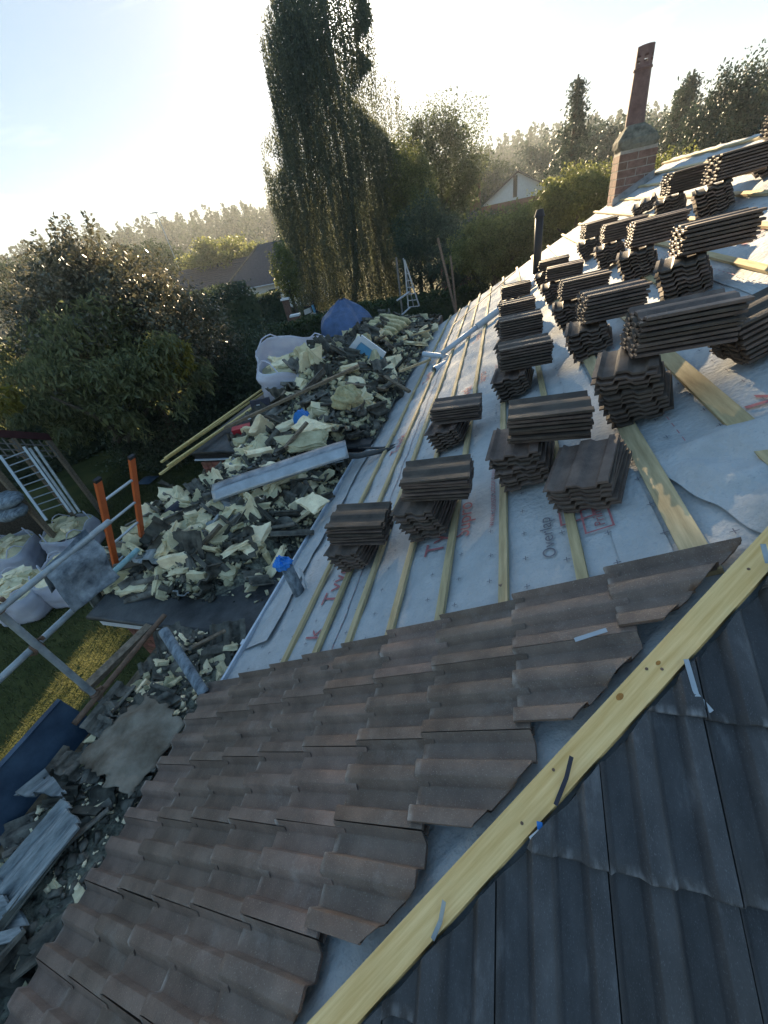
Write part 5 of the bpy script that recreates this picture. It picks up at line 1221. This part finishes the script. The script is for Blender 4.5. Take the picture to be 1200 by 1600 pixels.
for t_ in (0.02, .5, .97): q = eL.lerp(eR, t_) + bk * .08; mb = MB(); mb.beam((q.x, q.y, 0), (q.x, q.y, q.z - .1), .10, .10, up=(0, 1, 0)); mb.build('post', M['oldwood'], shd)
for i in range(9):
    q = eL.lerp(eR, (i + .3) / 9) + bk * .03; mb = MB(); mb.beam((q.x, q.y, q.z - .12), (q.x, q.y, q.z - .62), .03, .012, up=tuple(bk)); mb.build('trellis_slat', M['greywood'], shd)
for z_ in (.2, .35, .5): mb = MB(); mb.beam(eL + bk * .045 - Vector((0, 0, z_ + .05)), eR + bk * .045 - Vector((0, 0, z_ + .05)), .012, .03); mb.build('trellis_slat', M['greywood'], shd)
al = thing('aluminium_ladder', gpt(70, 815, 10.6, 0), 'grey aluminium ladder leaning in the open front of the shed', 'ladder')
A0, A1 = gpt(0, 712, 11.2), gpt(73, 813, 10.6); B0, B1 = gpt(37, 698, 11.4), gpt(110, 800, 10.9)
for a_, b_ in ((A0, A1), (B0, B1)): mb = MB(); mb.beam(a_, b_, .05, .06); mb.build('stile', M['alu'], al)
for i in range(9): t_ = .06 + i * .1; mb = MB(); mb.tube(A0.lerp(A1, t_), B0.lerp(B1, t_), .014, 8); mb.build('rung', M['alu'], al)
for k_, (a_, b_) in enumerate((((46, 700), (118, 802)), ((55, 698), (125, 800)))):
    mb = MB(); mb.beam(gpt(*a_, 11.3), gpt(*b_, 10.9), .05, .05); tag(mb.build('metal_rail', M['galv']), ('nearer' if k_ else 'inner') + ' grey metal rail leaning beside the aluminium ladder', 'rail')
mb = MB(); q = Zp(232, 752, .0); mb.grid(lambda a, b: q + Vector((.55 * (a - .5), .5 * (b - .5), .05 + .12 * math.sin(a * 3.14) * math.sin(b * 3.14))), 8, 8); tag(mb.build('blue_cover', M['navy'], smooth=True), 'dark blue cover lying on the lawn behind the orange ladder', 'cover')
for (px, py, lab) in ((15, 800, 'grey sack slumped under the open shed'), (8, 782, 'grey sack behind, topmost under the open shed')):
    q = gpt(px, py, 11.2); mb = MB(); mb.grid(lambda a, b: q + Vector((math.sin(b * 3.14) * math.cos(a * 6.28) * .42, math.sin(b * 3.14) * math.sin(a * 6.28) * .3, math.cos(b * 3.14) * .16 + .03 * noise.noise(Vector((a * 9, b * 5, px))))), 20, 10, True); tag(mb.build('sack', M['rag'], smooth=True), lab, 'sack')

# ------------------------------------------------------------------ far houses
def rows_of_slates(parent, e0, e1, r0_, r1_, nrow, m, name='slate_course'):
    for i in range(nrow):
        a = i / nrow; b = (i + 1.12) / nrow; p0, p1 = Vector(e0).lerp(Vector(r0_), a), Vector(e1).lerp(Vector(r1_), a); q0, q1 = Vector(e0).lerp(Vector(r0_), min(1, b)), Vector(e1).lerp(Vector(r1_), min(1, b))
        nn = (p1 - p0).cross(q0 - p0).normalized(); nn = nn if nn.z > 0 else -nn
        mb = MB(); mb.add([p0 + nn * .05, p1 + nn * .05, q1 + nn * .01, q0 + nn * .01, p0 + nn * .01, p1 + nn * .01], [(0, 1, 2, 3), (4, 5, 1, 0)]); mb.build(name, m, parent)
e0, e1 = Zp(300, 468, 2.6), Zp(455, 438, 2.6)
hs = thing('slate_roofed_house', Vector((e0.x, e0.y, 0)), 'low house with wide dark slate roof beyond the clipped hedge', 'house')
dd = (e1 - e0).normalized(); bk = Vector((-dd.y, dd.x, 0)); bk = bk if bk.y > 0 else -bk
r0h, r1h = gpt(283, 426, (e0 - CAM).xy.length + 4.5), gpt(455, 381, (e1 - CAM).xy.length + 4.5)
rm = gpt(398, 396, (e0.lerp(e1, .7) - CAM).xy.length + 4.5)
rz_ = 5.0; e0 = e0 - dd * 3.0
r0h = e0 + bk * 4.2 + Vector((0, 0, 2.9)); r1h = e1 + bk * 4.2 + Vector((0, 0, 2.9))
rows_of_slates(hs, e0, e1 + dd * 3, r0h, r1h + dd * 3, 16, M['slate'])
mb = MB(); mb.add([r0h, r1h + dd * 3, r1h + dd * 3 + bk * 4.2 - Vector((0, 0, 2.9)), r0h + bk * 4.2 - Vector((0, 0, 2.9))], [(0, 1, 2, 3)]); mb.build('rear_slope', M['slate'], hs)
hv = e0.lerp(e1, .45); hr = e0.lerp(e1, .72) + bk * 4.2 + Vector((0, 0, 3.75)); 
mb = MB(); mb.add([hv + Vector((0, 0, .08)) - bk * .1, e1 + dd * 3 + Vector((0, 0, .08)) - bk * .1, r1h + dd * 3 + Vector((0, 0, .85)), hr], [(0, 1, 2, 3)]); mb.build('raised_roof', M['slate'], hs)
mb = MB(); mb.path([hv + Vector((0, 0, .14)) - bk * .1, hr + Vector((0, 0, .06))], .08, 6); mb.build('hip_ridge', M['moss'], hs)
mb = MB(); mb.path([e0 - bk * .1, e1 + dd * 3 - bk * .1], .06, 6); mb.build('gutter', M['pvc'], hs)
mb = MB(); b0 = Vector((e0.x, e0.y, 0)) + bk * .4; mb.frame(b0, Vector(((e1 - e0).x, (e1 - e0).y, 0)) + dd * 3, bk * 7.5, Vector((0, 0, 2.5))); mb.build('wall', M['render'], hs)
for k in (.2, .5, .8): q = b0 + (e1 - e0) * k - bk * .02; mb = MB(); mb.frame(Vector((q.x, q.y, 1.0)), dd * 1.2, bk * .03, Vector((0, 0, 1.1))); mb.build('window', M['glass'], hs)
# white gable house
D = 62; g0, g1, ga = gpt(752, 322, D), gpt(868, 300, D), gpt(797, 279, D)
wh = thing('gable_house', gpt(800, 330, D, 0), 'white gabled house with a narrow dark slit window among the trees', 'house')
hx_ = (g1 - g0); hx_.z = 0; un = hx_.normalized(); bk2 = Vector((-un.y, un.x, 0)); bk2 = bk2 if bk2.y > 0 else -bk2
zb_ = min(g0.z, g1.z); g0.z = g1.z = (g0.z + g1.z) / 2; mid = g0.lerp(g1, .5); ap = Vector((mid.x, mid.y, ga.z + .4))
mb = MB(); mb.add([g0, g1, ap, Vector((g0.x, g0.y, g0.z - 2.6)), Vector((g1.x, g1.y, g1.z - 2.6))], [(0, 1, 2)]); mb.build('gable_wall', M['render'], wh)
mb = MB(); mb.frame(Vector((g0.x, g0.y, g0.z - 4)), hx_, bk2 * 9, Vector((0, 0, 3.98))); mb.build('lower_wall', M['brick'], wh)
for sg, e_ in ((-1, g0), (1, g1)):
    e2 = e_ + un * sg * .5 - Vector((0, 0, .35)); mb = MB(); mb.frame(e2 - bk2 * .4, ap - e2 + Vector((0, 0, .1)), bk2 * 9.5, Vector((0, 0, .12))); mb.build('roof_slope', M['slate'], wh)
mb = MB(); q = g0.lerp(g1, .44) + Vector((0, 0, .25)) - bk2 * .05; mb.frame(q, un * .45, bk2 * .04, Vector((0, 0, 2.0))); mb.build('window', M['black'], wh)
mb = MB(); q = gpt(742, 300, 48); mb.box(Vector((q.x, q.y, q.z - 2.0)), (1.0, 1.0, 3.2)); tag(mb.build('chimney_stack', M['chbrick']), 'distant dark square chimney left of the white gable house', 'chimney')
# small tiled roof behind the poles
rf = thing('garage', gpt(700, 400, 30, 0), 'small tiled garage roof sloping behind the wooden poles', 'garage')
p0, p1, p2, p3 = gpt(686, 388, 28), gpt(716, 388, 27), gpt(748, 335, 34), gpt(735, 335, 35)
q0, q1, q2, q3 = p0, gpt(720, 385, 27.5), gpt(765, 322, 36), gpt(752, 322, 37)
rows_of_slates(rf, p0, p1, gpt(742, 330, 33), gpt(772, 335, 32), 12, M['clay'], 'tile_course')
mb = MB(); mb.beam(p0, gpt(742, 330, 33), .12, .12); mb.build('verge_board', M['black'], rf)
mb = MB(); mb.beam(p1, gpt(772, 335, 32), .08, .08); mb.build('verge_board', M['white'], rf)
mb = MB(); a_ = Vector((p0.x, p0.y, 0)); mb.frame(a_, Vector(((p1 - p0).x, (p1 - p0).y, 0)), Vector((1.2, 6, 0)), Vector((0, 0, p0.z - .1))); mb.build('wall', M['brick'], rf)
# antenna
D = 60; at_, ab_ = gpt(244, 332, D), gpt(262, 372, D); an = thing('tv_antenna', ab_, 'thin television aerial on a tall mast above the distant trees', 'aerial')
ab_.x, ab_.y = at_.x, at_.y
mb = MB(); mb.path([ab_ - Vector((0, 0, 3)), at_], .05, 6); mb.build('mast', M['alu'], an)
mb = MB(); v_ = (gpt(237, 333, D) - at_); mb.path([at_, at_ + v_], .05, 6)
for k in (.2, .5, .8): mb.path([at_ + v_ * k - Vector((.25, .25, 0)), at_ + v_ * k + Vector((.25, .25, 0))], .03, 5)
mb.build('crossbar', M['alu'], an)
# drive, bin, planter, scooter beyond the hedge
dr = [gpt(455, 500, 31), gpt(520, 492, 31), gpt(540, 470, 42), gpt(470, 470, 42)]
sheet('driveway', [(p.x, p.y) for p in dr], .012, M['paving'])
sheet('path', [(gpt(478, 503, 29).x, gpt(478, 503, 29).y), (gpt(520, 497, 29).x, gpt(520, 497, 29).y), (gpt(520, 490, 31).x, gpt(520, 490, 31).y), (gpt(478, 496, 31).x, gpt(478, 496, 31).y)], .02, M['soil'])
q = gpt(464, 503, 27, 0); pier = thing('gate_pier', q, 'brown gate pier with a white cap beside the driveway', 'pier')
mb = MB(); mb.box(q, (.5, .5, 1.9), .3); mb.build('shaft', M['chbrick'], pier); mb = MB(); mb.box(q + Vector((0, 0, 1.905)), (.62, .62, .1), .3); mb.build('cap', M['white'], pier)
q = gpt(446, 470, 30, 0); pier = thing('gate_pier', q, 'farther low pier with a white cap at the hedge end', 'pier')
mb = MB(); mb.box(q, (.4, .4, 2.6), .3); mb.build('shaft', M['chbrick'], pier); mb = MB(); mb.box(q + Vector((0, 0, 2.605)), (.55, .55, .1), .3); mb.build('cap', M['white'], pier)
q = gpt(484, 478, 35, 0.02); q.z = .75
sct = thing('scooter', q, 'small white and blue scooter parked on the driveway beyond the hedge', 'scooter')
for dx_ in (-.5, .5): mb = MB(); mb.tube(q + Vector((dx_, -.06, 0.0)), q + Vector((dx_, .06, 0)), .26, 14); mb.build('wheel', M['black'], sct)
mb = MB(); mb.frame(q + Vector((-.55, -.15, .1)), (.55, 0, .1), (0, .3, 0), (0, 0, .35)); mb.frame(q + Vector((0, -.12, .05)), (.4, 0, 0), (0, .24, 0), (0, 0, .1)); mb.build('body', M['white'], sct)
mb = MB(); mb.frame(q + Vector((-.5, -.14, .58)), (.55, 0, 0), (0, .28, 0), (0, 0, .1)); mb.build('seat', M['black'], sct)
mb = MB(); mb.path([q + Vector((.5, 0, .1)), q + Vector((.35, 0, .9)), q + Vector((.32, .25, .95))], .04, 6); mb.path([q + Vector((.35, 0, .9)), q + Vector((.32, -.25, .95))], .04, 6); mb.build('handlebar', M['black'], sct)
mb = MB(); mb.frame(q + Vector((.3, -.2, .15)), (.1, 0, 0), (0, .4, 0), (-.08, 0, .55)); mb.build('leg_shield', M['paleblue'], sct)

# ------------------------------------------------------------------ haze
hz = MB(); hz.frame((-620, -300, -1.2), (1240, 0, 0), (0, 950, 0), (0, 0, 33))
ho = hz.build('haze', None)
tag(ho, kind='stuff')
hmz = bpy.data.materials.new('haze'); hmz.use_nodes = True; hn = hmz.node_tree; hn.nodes.clear()
oo = hn.nodes.new('ShaderNodeOutputMaterial'); pv = hn.nodes.new('ShaderNodeVolumePrincipled')
pv.inputs['Color'].default_value = (.86, .93, 1, 1); pv.inputs['Density'].default_value = .0007; pv.inputs['Anisotropy'].default_value = .35
hn.links.new(pv.outputs[0], oo.inputs['Volume']); ho.data.materials.append(hmz)
print('laid tiles', cnt, 'objects', len(bpy.data.objects))
